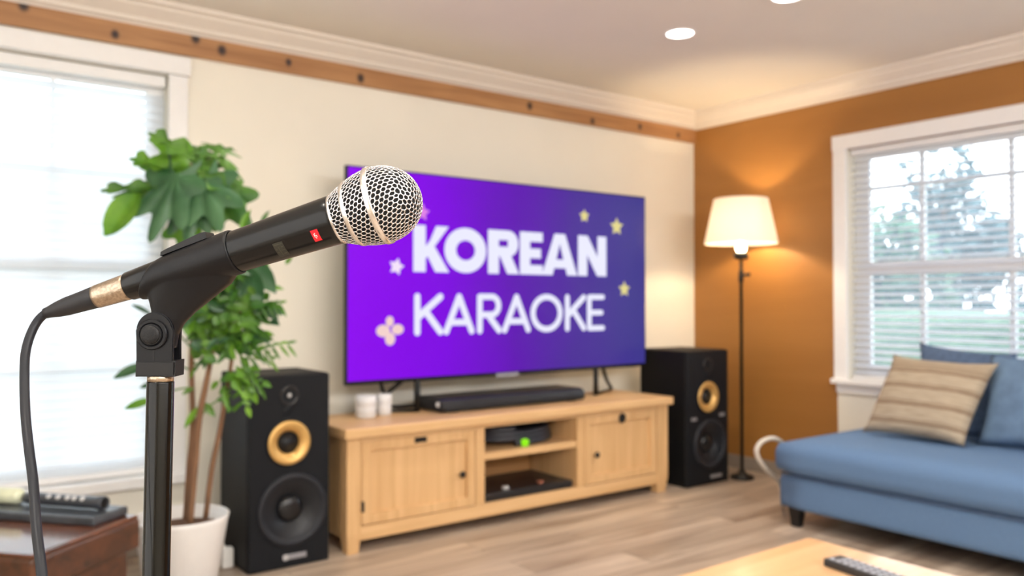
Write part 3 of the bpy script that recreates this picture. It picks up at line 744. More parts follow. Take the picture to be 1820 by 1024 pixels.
LT, DK, ME = srgb(176, 162, 142), srgb(132, 112, 94), srgb(154, 137, 117)
stops = [(0, LT)]
for q in (.17, .385, .60, .80): stops += [(q-.035, LT), (q-.028, DK), (q-.008, DK), (q, ME), (q+.008, LT), (q+.014, ME), (q+.02, DK), (q+.028, LT)]
stops = stops[:31]
e = rp.color_ramp.elements; e[0].position, e[0].color = stops[0]; e[1].position, e[1].color = 1, LT
for q, c in stops[1:]:
    k = e.new(q); k.color = c
mx = nt.nodes.new('ShaderNodeMix'); mx.data_type = 'RGBA'; mx.blend_type = 'MULTIPLY'; mx.inputs[0].default_value = .55
r2 = nt.nodes.new('ShaderNodeValToRGB'); r2.color_ramp.elements[0].color = (.62, .6, .58, 1); r2.color_ramp.elements[1].color = (1.1, 1.1, 1.1, 1); r2.color_ramp.elements[0].position = .3; r2.color_ramp.elements[1].position = .65
link(nt, w_.outputs['Fac'], r2.inputs[0]); link(nt, rp.outputs[0], mx.inputs[6]); link(nt, r2.outputs[0], mx.inputs[7])
link(nt, mx.outputs[2], p.inputs['Base Color']); p.inputs['Roughness'].default_value = .95; p.inputs['Specular IOR Level'].default_value = .15
bp = nt.nodes.new('ShaderNodeBump'); bp.inputs['Strength'].default_value = .6; bp.inputs['Distance'].default_value = .004; link(nt, w_.outputs['Fac'], bp.inputs['Height']); link(nt, bp.outputs[0], p.inputs['Normal'])
cushion('striped_cushion', 'beige knitted cushion with brown stripes leaning at the front of the sofa', [(3.965, 2.305, .451), (3.935, 1.785, .451), (4.135, 1.715, .830), (4.150, 2.235, .846)], .15, m)
G_ = 'plain blue cushions on the sofa'
cushion('blue_cushion', 'slate blue cushion standing behind the beige striped cushion', [(4.20, 2.16, .450), (4.20, 1.755, .450), (4.315, 1.70, .872), (4.320, 2.185, .905)], .12, SOFAD, G_)
cushion('blue_cushion', 'dusty blue cushion beside the beige striped cushion, nearest the coffee table', [(4.070, 1.795, .450), (4.070, 1.22, .450), (4.225, 1.22, .865), (4.225, 1.795, .865)], .14, SOFAL, G_)

# white cord looping out behind the sofa's end
o = to_obj('looped_cord', tube_bm([(3.85, 2.70, .012), (3.80, 2.66, .05), (3.715, 2.625, .17), (3.60, 2.62, .252), (3.535, 2.62, .317), (3.522, 2.62, .366), (3.575, 2.62, .402), (3.68, 2.625, .402), (3.82, 2.66, .34), (3.98, 2.72, .2), (4.1, 2.8, .013), (4.3, 2.9, .012)], .012, 12), CORDW, None, True)
tag(o, 'thick pale cord looping up from the floor beside the end of the sofa', 'cord')

# ------------------------------------------------------------------ coffee table and remote
ct = thing('coffee_table', 'pale wooden coffee table corner in front of the sofa', 'table', (1.55, .95, 0))
to_obj('table_top', box_bm(.95, 2.171, .42, 1.433, .385, .42, .004), TABLEW, ct)
for x in (1.02, 2.10):
    for y in (.49, 1.363): to_obj('leg', box_bm(x-.03, x+.03, y-.03, y+.03, 0, .386, .004), TABLEW, ct)
b = box_bm(1.02, 2.10, 1.34, 1.36, .31, .385); box_bm(1.02, 2.10, .49, .51, .31, .385, bm=b); box_bm(1.02, 1.04, .5, 1.35, .31, .385, bm=b); box_bm(2.08, 2.10, .5, 1.35, .31, .385, bm=b)
to_obj('apron', b, TABLEW, ct)
rm = thing('remote_control', 'black remote control with rows of pale buttons lying on the coffee table', 'remote', (1.98, 1.15, .42))
MR = Matrix.Translation((2.000, 1.250, .420)) @ Matrix.Rotation(R(-9.5), 4, 'Z')      # far end at origin, runs along -Y
to_obj('case', box_bm(-.033, .033, -.235, 0, .0, .021, .004, 2, M=MR), mat('remote_black', srgb(40, 41, 45), .4, var=.06), rm)
BTN = mat('pale_button_rubber', srgb(168, 170, 180), .5, var=.03)
for j in range(9):
    for i in range(3):
        if (j, i) in ((0, 1), (0, 2)): continue
        x = -.019+.019*i; y = -.018-.021*j
        to_obj('button', box_bm(x-.0062, x+.0062, y-.006, y+.006, .0195, .0235, .0015, 2, M=MR), BTN, rm)

# ------------------------------------------------------------------ walnut chest by the left window and the things on it
PX = Vector((.76, .65, 0)); PQ = Vector((-.65, .76, 0))
MC = Matrix(((PQ.x, PX.x, 0, 0), (PQ.y, PX.y, 0, 0), (0, 0, 1, 0), (0, 0, 0, 1)))     # local x = along the chest, y = depth
ch = thing('wooden_chest', 'dark walnut chest with polished top under the bright window', 'chest', (.1, 2.85, 0))
LC = lambda *a, **k: box_bm(*a, M=MC, **k)
to_obj('lid', LC(1.709, 2.55, 1.843, 2.275, .345, .440, bev=.012, seg=3), CHEST, ch)
to_obj('lid_top', LC(1.714, 2.545, 1.848, 2.270, .438, .450, bev=.004), CHESTTOP, ch)
to_obj('body', LC(1.735, 2.525, 1.868, 2.25, .03, .348, bev=.006), CHEST, ch)
for x in (1.76, 2.49):
    for y in (1.89, 2.225): to_obj('foot', LC(x-.02, x+.02, y-.02, y+.02, 0, .032), CHEST, ch)
DARKSL = mat('dark_slate_case', srgb(62, 66, 72), .3, var=.25, scale=30)
o = to_obj('flat_case', LC(1.745, 2.36, 2.115, 2.265, .450, .478, bev=.008), DARKSL)
tag(o, 'flat dark grey case lying on the walnut chest under the black tube', 'case')
d0 = MC @ Vector((1.775, 2.195, .500)); d1 = MC @ Vector((2.075, 2.205, .500)); ax = (d1-d0).normalized()
tb = thing('black_tube', 'black tube handset with pale buttons and open dark end on the chest', 'handset', (d0.x, d0.y, .478))
MT = axis_m(d0, ax, (0, 0, 1))
to_obj('barrel', lathe_bm([(.012, .10), (.014, .03), (.017, .001), (.0195, -.001), (.0215, .003), (.0215, .02), (.019, .03), (.019, .28), (.016, .298), (0, .30)], 32, MT, caps=False), mat('tube_grey', srgb(58, 62, 70), .3, var=.15, scale=50), tb, True)
to_obj('bore', lathe_bm([(.0172, .004), (0, .02)], 24, MT), BLKPL, tb)
for q in (.075, .105, .13, .165, .20): to_obj('button', lathe_bm([(.009, 0), (.008, .003), (0, .004)], 14, axis_m(d0+ax*q+Vector((-.008, -.011, .0125)), (-.42, -.58, .66))), SILVP, tb, True)
e0 = MC @ Vector((2.085, 2.205, .503)); e1 = MC @ Vector((2.32, 2.205, .503))
bt = thing('lying_bottle', 'cream and green bottle lying on the case on the walnut chest', 'bottle', (e0.x, e0.y, .478))
MB_ = axis_m(e0, e1-e0)
to_obj('bottle_body', lathe_bm([(0, .0), (.018, .002), (.025, .014), (.025, .16), (.012, .19), (.012, .2)], 32, MB_), mat('cream_green_bottle', srgb(214, 218, 190), .3, var=.2, scale=14), bt, True)
to_obj('bottle_cap', lathe_bm([(.014, .195), (.014, .225), (0, .226)], 24, MB_), PLASTW, bt, True)

# white plug by the speaker
pg = thing('plug_adapter', 'white plug adapter on the floor between plant pot and speaker', 'adapter', (1.118, 3.50, 0))
to_obj('body', box_bm(1.094, 1.142, 3.48, 3.52, 0, .085, .008, 3), PLASTW, pg)
to_obj('lead', tube_bm([(1.115, 3.50, .08), (1.11, 3.60, .10), (1.10, 3.74, .05), (1.09, 3.80, .006), (1.2, 3.86, .006)], .004, 8), PLASTW, pg, True)

# ------------------------------------------------------------------ potted plant
PCX, PCY = .857, 3.211
pp = thing('potted_plant', 'tall leafy plant with three brown stems in a white pot before the window', 'plant', (PCX, PCY, 0))
MP = Matrix.Translation((PCX, PCY, 0))
to_obj('pot', lathe_bm([(0, 0), (.112, 0), (.118, .006), (.165, .300), (.170, .318), (.166, .322), (.158, .318), (.150, .27), (0, .27)], 64, MP), POTW, pp, True)
to_obj('soil', lathe_bm([(0, .281), (.09, .279), (.150, .272)], 40, MP, caps=False), SOIL, pp, True)
RV = Vector((.801, -.599, 0)); FV = Vector((.599, .801, 0)); K = .00211
def PT(px, py, d=0):           # plant coordinates: px,py in leaf units (about 2 mm), d metres behind the pot's middle
    return Vector((PCX, PCY, 1.12))+RV*((px-318)*K)-Vector((0, 0, (py-536)*K))+FV*d
stems = [([(322, 925, .02), (327, 840, .02), (331, 760, .03), (328, 640, .03), (335, 520, .02), (330, 400, 0), (330, 290, 0)], [.012, .012, .011, .010, .008, .006, .003]),
         ([(338, 925, -.03), (345, 820, -.02), (352, 740, -.02), (366, 650, 0), (380, 540, .02), (395, 470, .03)], [.013, .013, .012, .010, .007, .004]),
         ([(352, 925, .05), (362, 840, .05), (376, 770, .05), (396, 660, .04), (412, 570, .02), (440, 480, 0)], [.011, .010, .009, .008, .006, .003])]
for pts, rd in stems:
    to_obj('stem', tube_bm([PT(*q) for q in pts], rd, 10), BARK, pp, True)

def add_leaf(bm, base, tip, width, side, mi, lobes=0, droop=.15, nu=12, nv=6, fold=.25, tilt=0):
    """leaf blade from base to tip; side = rough normal; lobes cut deep notches in the outline"""
    ax = tip-base; L = ax.length; ax = ax.normalized()
    n = (side-ax*side.dot(ax)).normalized(); s = ax.cross(n)
    n2 = n*math.cos(tilt)+s*math.sin(tilt); s = ax.cross(n2); n = n2
    rows = []
    for i in range(nu+1):
        u = i/nu
        if lobes:
            env = math.sin(math.pi*min(1, u*.95+.05))**.55*(1-.35*u)
            w = width*env*(.62+.38*math.cos(lobes*2*math.pi*u+.6))+.01*L*(1-u)
        else:
            w = width*(math.sin(math.pi*u**.8))**.85
        if i in (0, nu): w = .002
        row = []
        for j in range(-nv//2, nv//2+1):
            v = j/(nv/2)
            sweep = (abs(v)**1.5)*L*(.10 if lobes else .04)
            p = base+ax*(u*L+sweep*(1 if u < .85 else .2))+s*v*w*.5+n*(abs(v)*w*.5*fold)-n*droop*L*(u*u)-n*.03*L*math.sin(3*u+v*2)
            row.append(bm.verts.new(p))
        rows.append(row)
    for a, c in zip(rows, rows[1:]):
        for j in range(len(a)-1):
            f = bm.faces.new((a[j], a[j+1], c[j+1], c[j])); f.material_index = mi; f.smooth = True
    return
def palmate(bm, base, tip, width, side, mi, droop=.18, n=7):
    """fig-like blade: joined pointed lobes radiating from the base"""
    ax = tip-base; L = ax.length; ax = ax.normalized()
    nr = (side-ax*side.dot(ax)).normalized(); s = ax.cross(nr)
    c = bm.verts.new(base+ax*L*.05)
    ring1, ring2, ring3 = [], [], []
    M_ = n*8
    for i in range(M_+1):
        th = -2.35+4.7*i/M_
        lob = .5+.5*math.cos(th*n/4.7*2*math.pi*.985)
        env = .42+.58*math.cos(th*.5)**1.2
        r = L*env*(.62+.38*lob**1.1)
        k = width/(1.25*L)
        for fr, rg in ((.35, ring1), (.7, ring2), (1, ring3)):
            rr = r*fr
            a = rr*math.cos(th); bq = rr*math.sin(th)*k
            d = droop*(rr*rr/L)+.05*L*(1-lob)*fr
            rg.append(bm.verts.new(base+ax*(L*.12+a*.88)+s*bq-nr*d))
    for i in range(M_):
        fs = [bm.faces.new((c, ring1[i], ring1[i+1])), bm.faces.new((ring1[i], ring2[i], ring2[i+1], ring1[i+1])), bm.faces.new((ring2[i], ring3[i], ring3[i+1], ring2[i+1]))]
        for f in fs: f.material_index = mi; f.smooth = True
VIEW = (-FV+Vector((0, 0, .25))).normalized()
rnd = random.Random(11)
bm = bmesh.new()
# crown: large lobed leaves  (base, tip, width units, material, normal tweak)
crown_l = [((333, 290, 0), (264, 234, -.02), 52, 1, (0, 0, .9)), ((330, 288, .03), (372, 270, .05), 46, 2, (0, 0, 1.2)),
           ((326, 308, .02), (236, 279, .0), 62, 1, (-.1, 0, .8)), ((322, 318, -.02), (186, 336, -.04), 34, 2, (0, 0, .5)),
           ((320, 268, .04), (345, 240, .10), 30, 2, (0, 0, .9)), ((346, 248, .05), (412, 262, .08), 20, 2, (.1, 0, 1.5)), ((372, 268, .05), (421, 312, .06), 16, 2, (.2, 0, 1)),
           ((342, 306, .02), (430, 352, .02), 58, 2, (.3, 0, .7)), ((318, 285, .06), (388, 272, .12), 44, 2, (0, 0, 1))]
for b0, t0, w, mi, nt_ in crown_l:
    palmate(bm, PT(*b0), PT(*t0), w*K*1.5, VIEW+Vector(nt_), mi, n=5)
for b0, t0, w, mi in (((318, 306, -.06), (280, 432, -.14), 88, 0), ((356, 316, -.04), (402, 412, -.12), 92, 0), ((334, 330, -.02), (336, 450, -.08), 70, 0)):
    palmate(bm, PT(*b0), PT(*t0), w*K*1.05, VIEW+Vector((0, 0, .15)), mi, .10, 6)
for b0, t0, w, mi in (((300, 334, -.05), (186, 337, -.08), 40, 2), ((326, 302, -.03), (230, 280, -.05), 58, 1), ((352, 290, -.03), (264, 234, -.05), 60, 2), ((344, 304, -.04), (431, 353, -.05), 52, 2), ((356, 258, 0), (408, 262, .02), 16, 2), ((330, 268, 0), (378, 276, .02), 34, 2)):
    add_leaf(bm, PT(*b0), PT(*t0), w*K, VIEW+Vector((rnd.uniform(-.2, .2), 0, .35)), mi, 2.6, .10, 16, 6)
add_leaf(bm, PT(258, 344, -.06), PT(191, 419, -.08), 54*K, VIEW, 1, 0, .10); add_leaf(bm, PT(322, 318, 0), PT(254, 348, -.02), 10*K, VIEW, 1)
palmate(bm, PT(318, 390, .02), PT(306, 452, .03), 70*K, VIEW, 1, .1, 5)
palmate(bm, PT(360, 330, .08), PT(425, 400, .08), 90*K, VIEW, 2, .1, 5)
# middle: mass of smaller leaves
for _ in range(16):
    x, y = rnd.uniform(345, 440), rnd.uniform(450, 505); an = rnd.uniform(.2, 2.9); l = rnd.uniform(46, 72); d = rnd.uniform(-.08, .10)
    add_leaf(bm, PT(x, y, d), PT(x+math.cos(an)*l*.7, y+math.sin(an)*l, d+rnd.uniform(-.04, .02)), rnd.uniform(26, 40)*K, VIEW+Vector((rnd.uniform(-.5, .5), 0, rnd.uniform(0, .7))), rnd.choice((0, 0, 2, 1)), 0, .15, 8, 4)
for _ in range(330):
    a = rnd.uniform(0, 6.283); q = rnd.random()**.5
    x, y = 392+math.cos(a)*66*q, 545+math.sin(a)*88*q
    d = rnd.uniform(-.13, .14); l = rnd.uniform(22, 44); an = rnd.uniform(0, 6.283)
    add_leaf(bm, PT(x, y, d), PT(x+math.cos(an)*l, y+abs(math.sin(an))*l*.9-6, d+rnd.uniform(-.03, .03)), rnd.uniform(12, 22)*K, VIEW+Vector((rnd.uniform(-.6, .6), rnd.uniform(-.6, .6), rnd.uniform(0, 1))), rnd.choice((1, 1, 2, 2, 2, 0)), 0, .2, 6, 4)
for b0, t0, w, mi in (((440, 462, 0), (484, 520, -.02), 36, 0), ((430, 455, .02), (470, 492, .02), 34, 1), ((428, 470, -.03), (462, 540, -.04), 44, 0), ((400, 470, -.04), (430, 530, -.06), 50, 0), ((352, 500, -.05), (372, 560, -.08), 40, 2),
                       ((420, 410, .0), (436, 370, 0), 14, 1), ((455, 400, 0), (470, 372, 0), 9, 2), ((500, 470, 0), (512, 455, 0), 10, 2), ((262, 648, .0), (197, 668, -.02), 22, 0), ((268, 710, 0), (218, 724, -.02), 16, 1), ((262, 684, .03), (234, 690, .03), 10, 0),
                       ((258, 562, .03), (212, 538, .06), 9, 0), ((405, 660, 0), (425, 700, -.02), 14, 1), ((412, 650, 0), (438, 684, 0), 14, 1), ((392, 690, .0), (402, 730, -.02), 12, 1), ((412, 660, .02), (447, 668, .03), 16, 2), ((350, 720, 0), (322, 760, -.01), 12, 1), ((352, 716, .02), (372, 742, .02), 14, 2), ((340, 690, 0), (316, 700, 0), 10, 2), ((372, 716, .03), (402, 702, .03), 12, 2)):
    add_leaf(bm, PT(*b0), PT(*t0), w*K, VIEW+Vector((rnd.uniform(-.3, .3), 0, rnd.uniform(0, .5))), mi, 0, .12, 8, 4)
for _ in range(46):
    x, y = 424+rnd.gauss(0, 12), 676+rnd.gauss(0, 24); an = rnd.uniform(0, 6.283); l = rnd.uniform(14, 26); d = rnd.uniform(-.06, .06)
    add_leaf(bm, PT(x, y, d), PT(x+math.cos(an)*l, y+abs(math.sin(an))*l, d), rnd.uniform(8, 13)*K, VIEW+Vector((rnd.uniform(-.5, .5), 0, rnd.uniform(0, .8))), rnd.choice((1, 1, 2)), 0, .2, 6, 2)
# feathery sprigs of slender leaflets
for (x0, y0), (x1, y1) in (((420, 640), (500, 612)), ((425, 560), (486, 540)), ((425, 650), (455, 690)), ((410, 600), (470, 640)), ((395, 600), (340, 650))):
    for i in range(7):
        t = i/6; x, y = x0+(x1-x0)*t, y0+(y1-y0)*t-8*math.sin(t*3)
        for sg in (-1, 1):
            add_leaf(bm, PT(x, y, .02*t), PT(x+(x1-x0)*.22, y+sg*14+10, .02*t+rnd.uniform(-.02, .02)), 6*K, VIEW, rnd.choice((1, 2, 2)), 0, .1, 5, 2)
to_obj('foliage', bm, None, pp, False, [LEAFD, LEAFL, LEAFM])
# petioles
for a, c in (((330, 292, 0), (320, 318, -.02)), ((332, 400, 0), (318, 312, -.05)), ((332, 420, 0), (352, 320, -.03)), ((262, 646, 0), (330, 660, .03)), ((266, 711, 0), (328, 690, .03)), ((330, 330, 0), (368, 268, .05)), ((262, 560, .03), (330, 620, .02)), ((372, 716, .03), (350, 745, -.01))):
    m_ = [(a[i]+c[i])/2 for i in range(3)]
    to_obj('leaf_stalk', tube_bm([PT(*a), PT(m_[0], m_[1]-5, m_[2]), PT(*c)], .0035, 6), LEAFM, pp, True)

# ------------------------------------------------------------------ microphone
MH = Vector((.248, .475, 1.182)); MD = Vector((.67982, -.67575, .28496)).normalized()
MM = axis_m(MH, MD, (0, 0, 1))           # local Z along the microphone towards its head, metres from the head's middle
mic = thing('microphone', 'black handheld microphone with silver wire grille held in the stand clip', 'microphone', MH)
def lz(prof, seg=64): return lathe_bm([(r*.001, z*.001) for z, r in prof], seg, MM)
to_obj('handle', lz([(-181.3, 8.0), (-181.3, 9.4), (-180.5, 9.75), (-165, 10.6), (-101, 13.85), (-34, 16.1), (-31, 16.2), (-29.2, 15.8), (-28, 14)]), MICBODY, mic, True)
# grille profile r(z) in mm
def gr(z):
    if z >= 0: return 25.0*math.sqrt(max(0, 1-(z/28.2)**2.15))
    return 25.0-9.0*(-z/29)**1.7
gl = to_obj('grille', None or lz([(z, max(.01, gr(z)-1.4)) for z in [-29+57*.5*(1-math.cos(math.pi*i/40)) for i in range(41)]]), FOAM, mic, True)
# wire cage: hexagon-like cells from a jittered Fibonacci sphere, mapped by area on to the grille profile
N = 1000; THM = 2.42
zs = [28.15-i*(57.1/400) for i in range(401)]; cum = [0]
for a, c in zip(zs, zs[1:]):
    cum.append(cum[-1]+math.pi*(gr(a)+gr(c))*math.hypot(a-c, gr(a)-gr(c)))
def z_of(th):
    f = (1-math.cos(th))/(1-math.cos(THM))*cum[-1]
    lo, hi = 0, 400
    while hi-lo > 1:
        md = (lo+hi)//2
        if cum[md] < f: lo = md
        else: hi = md
    t = (f-cum[lo])/max(1e-9, cum[hi]-cum[lo])
    return zs[lo]+(zs[hi]-zs[lo])*min(1.2, t)
hb = bmesh.new(); rj = random.Random(3)
for i in range(N):
    z = 1-2*(i+.5)/N; th = math.acos(z); ph = i*2.399963
    th += rj.uniform(-.3, .3)*.022; ph += rj.uniform(-.3, .3)*.022/max(.1, math.sin(th))
    hb.verts.new((math.sin(th)*math.cos(ph), math.sin(th)*math.sin(ph), math.cos(th)))
bmesh.ops.convex_hull(hb, input=hb.verts[:], use_existing_faces=False)
hb.verts.ensure_lookup_table(); hb.faces.ensure_lookup_table(); hb.faces.index_update()
db = bmesh.new(); cent = {}
def mapped(c):
    c = c.normalized(); th = math.acos(max(-1, min(1, c.z))); ph = math.atan2(c.y, c.x)
    z = z_of(th); r = max(0, gr(z))
    return Vector((r*math.cos(ph), r*math.sin(ph), z))*.001
for v in hb.verts:
    th = math.acos(max(-1, min(1, v.co.normalized().z)))
    if th > THM-.03: continue
    up = v.co.normalized(); a = up.orthogonal().normalized(); c_ = up.cross(a)
    fs = sorted(v.link_faces, key=lambda f: math.atan2((f.calc_center_median()-v.co).dot(c_), (f.calc_center_median()-v.co).dot(a)))
    vv = []
    for f in fs:
        if f.index not in cent: cent[f.index] = db.verts.new(mapped(f.calc_center_median()))
        vv.append(cent[f.index])
    if len(vv) >= 3:
        try: db.faces.new(vv)
        except ValueError: pass
hb.free()
bmesh.ops.transform(db, matrix=MM, verts=db.verts)
cage = to_obj('wire_mesh', db, WIRE, gl, True)
wm = cage.modifiers.new('wire', 'WIREFRAME'); wm.thickness = .00072; wm.use_even_offset = False; wm.use_replace = True; wm.offset = 0
sm = cage.modifiers.new('soft', 'SUBSURF'); sm.levels = 1; sm.render_levels = 1
to_obj('middle_band', lz([(-2.0, 24.4), (-2.0, 25.5), (-1.5, 25.9), (1.5, 25.9), (2.0, 25.5), (2.0, 24.4)], 96), BANDM, gl, True)
to_obj('rear_band', lz([(-19.4, gr(-19.4)-.8), (-19.3, gr(-19)+.3), (-18.6, gr(-18.5)+.8), (-16.8, gr(-17)+.8), (-16.0, gr(-16)+.4), (-16, gr(-16)-.8)], 96), BANDM, gl, True)
to_obj('collar', lz([(-29.6, 15.2), (-29.6, 16.5), (-28.4, 16.9), (-27.6, 16.7), (-27.4, 15)], 80), BANDM, mic, True)

def patch(name, z0, z1, a0, a1, rfun, m, parent, n=8, lift=.00018):
    """thin label wrapped on the handle: z range (mm), angle range (rad) around the axis"""
    b = bmesh.new(); G = []
    for i in range(n+1):
        row = []
        for j in range(n+1):
            z = z0+(z1-z0)*i/n; a = a0+(a1-a0)*j/n; r = rfun(z)*.001+lift
            row.append(b.verts.new(MM @ Vector((r*math.cos(a), r*math.sin(a), z*.001))))
        G.append(row)
    for i in range(n):
        for j in range(n): b.faces.new((G[i][j], G[i+1][j], G[i+1][j+1], G[i][j+1]))
    return to_obj(name, b, m, parent, True)
hr = lambda z: 13.85+(z+101)*(16.1-13.85)/67
# angle that faces the camera, measured in the microphone's own frame
to_cam = (MM.inverted().to_3x3() @ (Vector((0, 0, 1.12))-(MH-MD*.05))); AC = math.atan2(to_cam.y, to_cam.x)
upc = (MM.inverted().to_3x3() @ Vector((0, 0, 1))); AU = math.atan2(upc.y, upc.x)
sg = 1 if math.sin(AU-AC) > 0 else -1
ang = lambda f: AC+sg*math.asin(max(-1, min(1, f)))        # f = height across the visible handle, -1 lower edge .. 1 upper edge
lab = patch('red_label', -43.9, -39.0, ang(-.60), ang(-.12), hr, RED, mic)
for z0, z1, f0, f1 in ((-42.5, -42.0, -.42, -.27), (-41.9, -41.3, -.44, -.41), (-41.9, -41.3, -.36, -.33), (-41.9, -41.3, -.28, -.25), (-41.1, -40.7, -.42, -.34), (-42.1, -41.4, -.48, -.465)):
    patch('printed_mark', z0, z1, ang(f0), ang(f1), hr, WHITEINK, lab, 3, .0003)
lab = patch('faded_emblem', -70.8, -63.8, ang(-.80), ang(-.16), hr, OLIVE, mic)
for z0, z1, f0, f1 in ((-68.0, -67.6, -.74, -.36), (-70.0, -64.6, -.26, -.235), (-66.6, -64.6, -.70, -.66), (-67.0, -64.4, -.54, -.51), (-70.2, -68.9, -.60, -.57), (-70.2, -69.0, -.46, -.43), (-66.2, -64.8, -.40, -.37)):
    patch('printed_mark', z0, z1, ang(f0), ang(f1), hr, OLIVE2, lab, 3, .0003)

# cable with its plug
cb = thing('microphone_cable', 'black microphone cable plugged in with a nickel connector and hanging down', 'cable', (.15, .52, 0))
to_obj('connector', lz([(-206.2, 7.0), (-206, 7.9), (-204, 8.0), (-184, 8.9), (-182, 9.0), (-181.4, 8.4), (-181.4, 6)]), NICKEL, cb, True)
bt_ = [(-246.5, 2.6), (-246, 3.6), (-243, 4.0), (-236, 5.4), (-229, 6.3), (-216, 7.0), (-207, 7.6), (-206, 7.4), (-206, 5)]
to_obj('boot', lz(bt_), BOOT, cb, True)
c0 = MM @ Vector((0, 0, -.2445))
pts = [c0+MD*.012, c0-MD*.001, (.0745, .6425, 1.1035), (.069, .637, 1.088), (.067, .626, 1.070), (.066, .609, 1.047), (.066, .590, 1.028), (.067, .577, 1.009), (.066, .553, .987), (.066, .528, .966), (.067, .50, .92), (.07, .46, .80), (.075, .43, .60), (.08, .42, .30), (.07, .44, .08), (.02, .50, .006), (-.12, .62, .004), (-.3, .55, .004), (-.45, .35, .004)]
to_obj('lead', tube_bm(pts, .0029, 14), CABLE, cb, True)

# ------------------------------------------------------------------ microphone stand
SC = Vector((.140, .581, 1.098)); eR = Vector((.80084, -.59888, 0)); eN = Vector((-.5988, -.8007, -.016)).normalized(); eU = eN.cross(eR).normalized()
if eU.z < 0: eU = -eU
eU = Vector((-.00986, -.01318, .99986))
st = thing('microphone_stand', 'black microphone stand with pivoting clip rising in front of the plant', 'stand', (.12, .60, 0))
MSN = Matrix(((eR.x, eU.x, eN.x, SC.x), (eR.y, eU.y, eN.y, SC.y), (eR.z, eU.z, eN.z, SC.z), (0, 0, 0, 1)))   # local X right, Y up, Z towards the singer
k = .3765e-3
U = lambda px, py: ((px-284)*k, -(py-595)*k)          # drawing units on the stand head -> metres
# clip: sleeve round the handle
sl = bmesh.new()
lathe_bm([(0, -.1655), (.0109, -.1655), (.0114, -.165), (.0122, -.161), (.0127, -.155), (.01515, -.104), (.0152, -.1016), (.0149, -.1012), (0, -.1012)], 64, None, bm=sl)
upl = (MM.inverted().to_3x3() @ Vector((0, 0, 1))); upl.z = 0; upl.normalize()
for v in sl.verts:
    if v.co.z < -.15: v.co.z += .010*(Vector((v.co.x, v.co.y, 0)).dot(upl)/.0115)
bmesh.ops.transform(sl, matrix=MM, verts=sl.verts)
# neck flowing from the sleeve down to the pivot (lofted super-ellipses)
lv = [((284, 497), (421, 452), 34, 4), ((259, 510), (433, 476), 33, 4), ((263, 524), (412, 505), 27, 4), ((268, 538), (376, 533), 22, 4), ((271, 552), (347, 556), 18, 4), ((272, 568), (328, 576), 15, 4), ((270, 590), (318, 594), 13, 4), ((272, 620), (314, 620), 13, 4)]
zoff = [(MM @ Vector((0, 0, -.14))-SC).dot(eN)]
b = bmesh.new(); rings = []; nseg = 40
for i, (a, c, th, ex) in enumerate(lv):
    A = Vector(U(*a)); B = Vector(U(*c)); cen = (A+B)/2; hw = (B-A)/2
    ring = []
    f = max(0, 1-i/4)
    for q in range(nseg):
        an = 2*math.pi*q/nseg; cs_, sn = math.cos(an), math.sin(an)
        X = math.copysign(abs(cs_)**(2/ex*1.2), cs_); Z = math.copysign(abs(sn)**(2/2.6), sn)
        p2 = cen+hw*X
        # follow the tilted axis of the handle at the top of the neck
        s_along = (X*hw.length)*f
        tz = (zoff[0]+.16*s_along)*f
        ring.append(b.verts.new(MSN @ Vector((p2.x, p2.y, Z*th*k+tz))))
    rings.append(ring)
for a, c in zip(rings, rings[1:]):
    for q in range(nseg): b.faces.new((a[q], a[(q+1) % nseg], c[(q+1) % nseg], c[q]))
b.faces.new(rings[0]); b.faces.new(rings[-1])
bmesh.ops.recalc_face_normals(b, faces=b.faces); bmesh.ops.recalc_face_normals(sl, faces=sl.faces)
merge(b, sl)
cl = to_obj('clip', b, CLIPM, st, True)
# fuse sleeve and neck into one moulding, soften, then bore the hole for the handle
def bake(o):
    dg = bpy.context.evaluated_depsgraph_get(); dg.update()
    me = bpy.data.meshes.new_from_object(o.evaluated_get(dg)); o.modifiers.clear(); o.data = me
rmd = cl.modifiers.new('fuse', 'REMESH'); rmd.mode = 'VOXEL'; rmd.voxel_size = .0006
smd = cl.modifiers.new('soften', 'SMOOTH'); smd.factor = .5; smd.iterations = 14
bake(cl)
bb = lathe_bm([(.0103, -.185), (.0109, -.166), (.01405, -.101), (.0144, -.09)], 72, MM)
bmesh.ops.recalc_face_normals(bb, faces=bb.faces)
cme = bpy.data.meshes.new('cut'); bb.to_mesh(cme); bb.free(); cob = bpy.data.objects.new('cut', cme); C.objects.link(cob)
bmd = cl.modifiers.new('bore', 'BOOLEAN'); bmd.operation = 'DIFFERENCE'; bmd.object = cob; bmd.solver = 'EXACT'
bake(cl); bpy.data.objects.remove(cob)
if not cl.data.materials: cl.data.materials.append(CLIPM)
for p_ in cl.data.polygons: p_.use_smooth = True; p_.material_index = 0
# release blade on top of the sleeve
tl = (MM.inverted().to_3x3() @ Vector((-.0, -.0, 1))); aU = math.atan2(tl.y, tl.x)
MBd = MM @ Matrix.Rotation(aU, 4, 'Z')
b = bmesh.new()
for z, r0, r1 in ((-.1515, .0120, .0135), (-.150, .0122, .0146), (-.118, .0148, .0176), (-.1165, .0150, .0168)):
    pass
prof = [(-.151, .0118), (-.150, .0142), (-.146, .0150), (-.120, .0182), (-.1165, .0178), (-.1165, .0135)]
lo = [b.verts.new(MBd @ Vector((r, -.006, z))) for z, r in prof]; hi = [b.verts.new(MBd @ Vector((r, .006, z))) for z, r in prof]
b.faces.new(lo); b.faces.new(hi)
for i in range(len(prof)): b.faces.new((lo[i], lo[(i+1) % len(prof)], hi[(i+1) % len(prof)], hi[i]))
to_obj('clip_lever', b, BLKPL, cl)
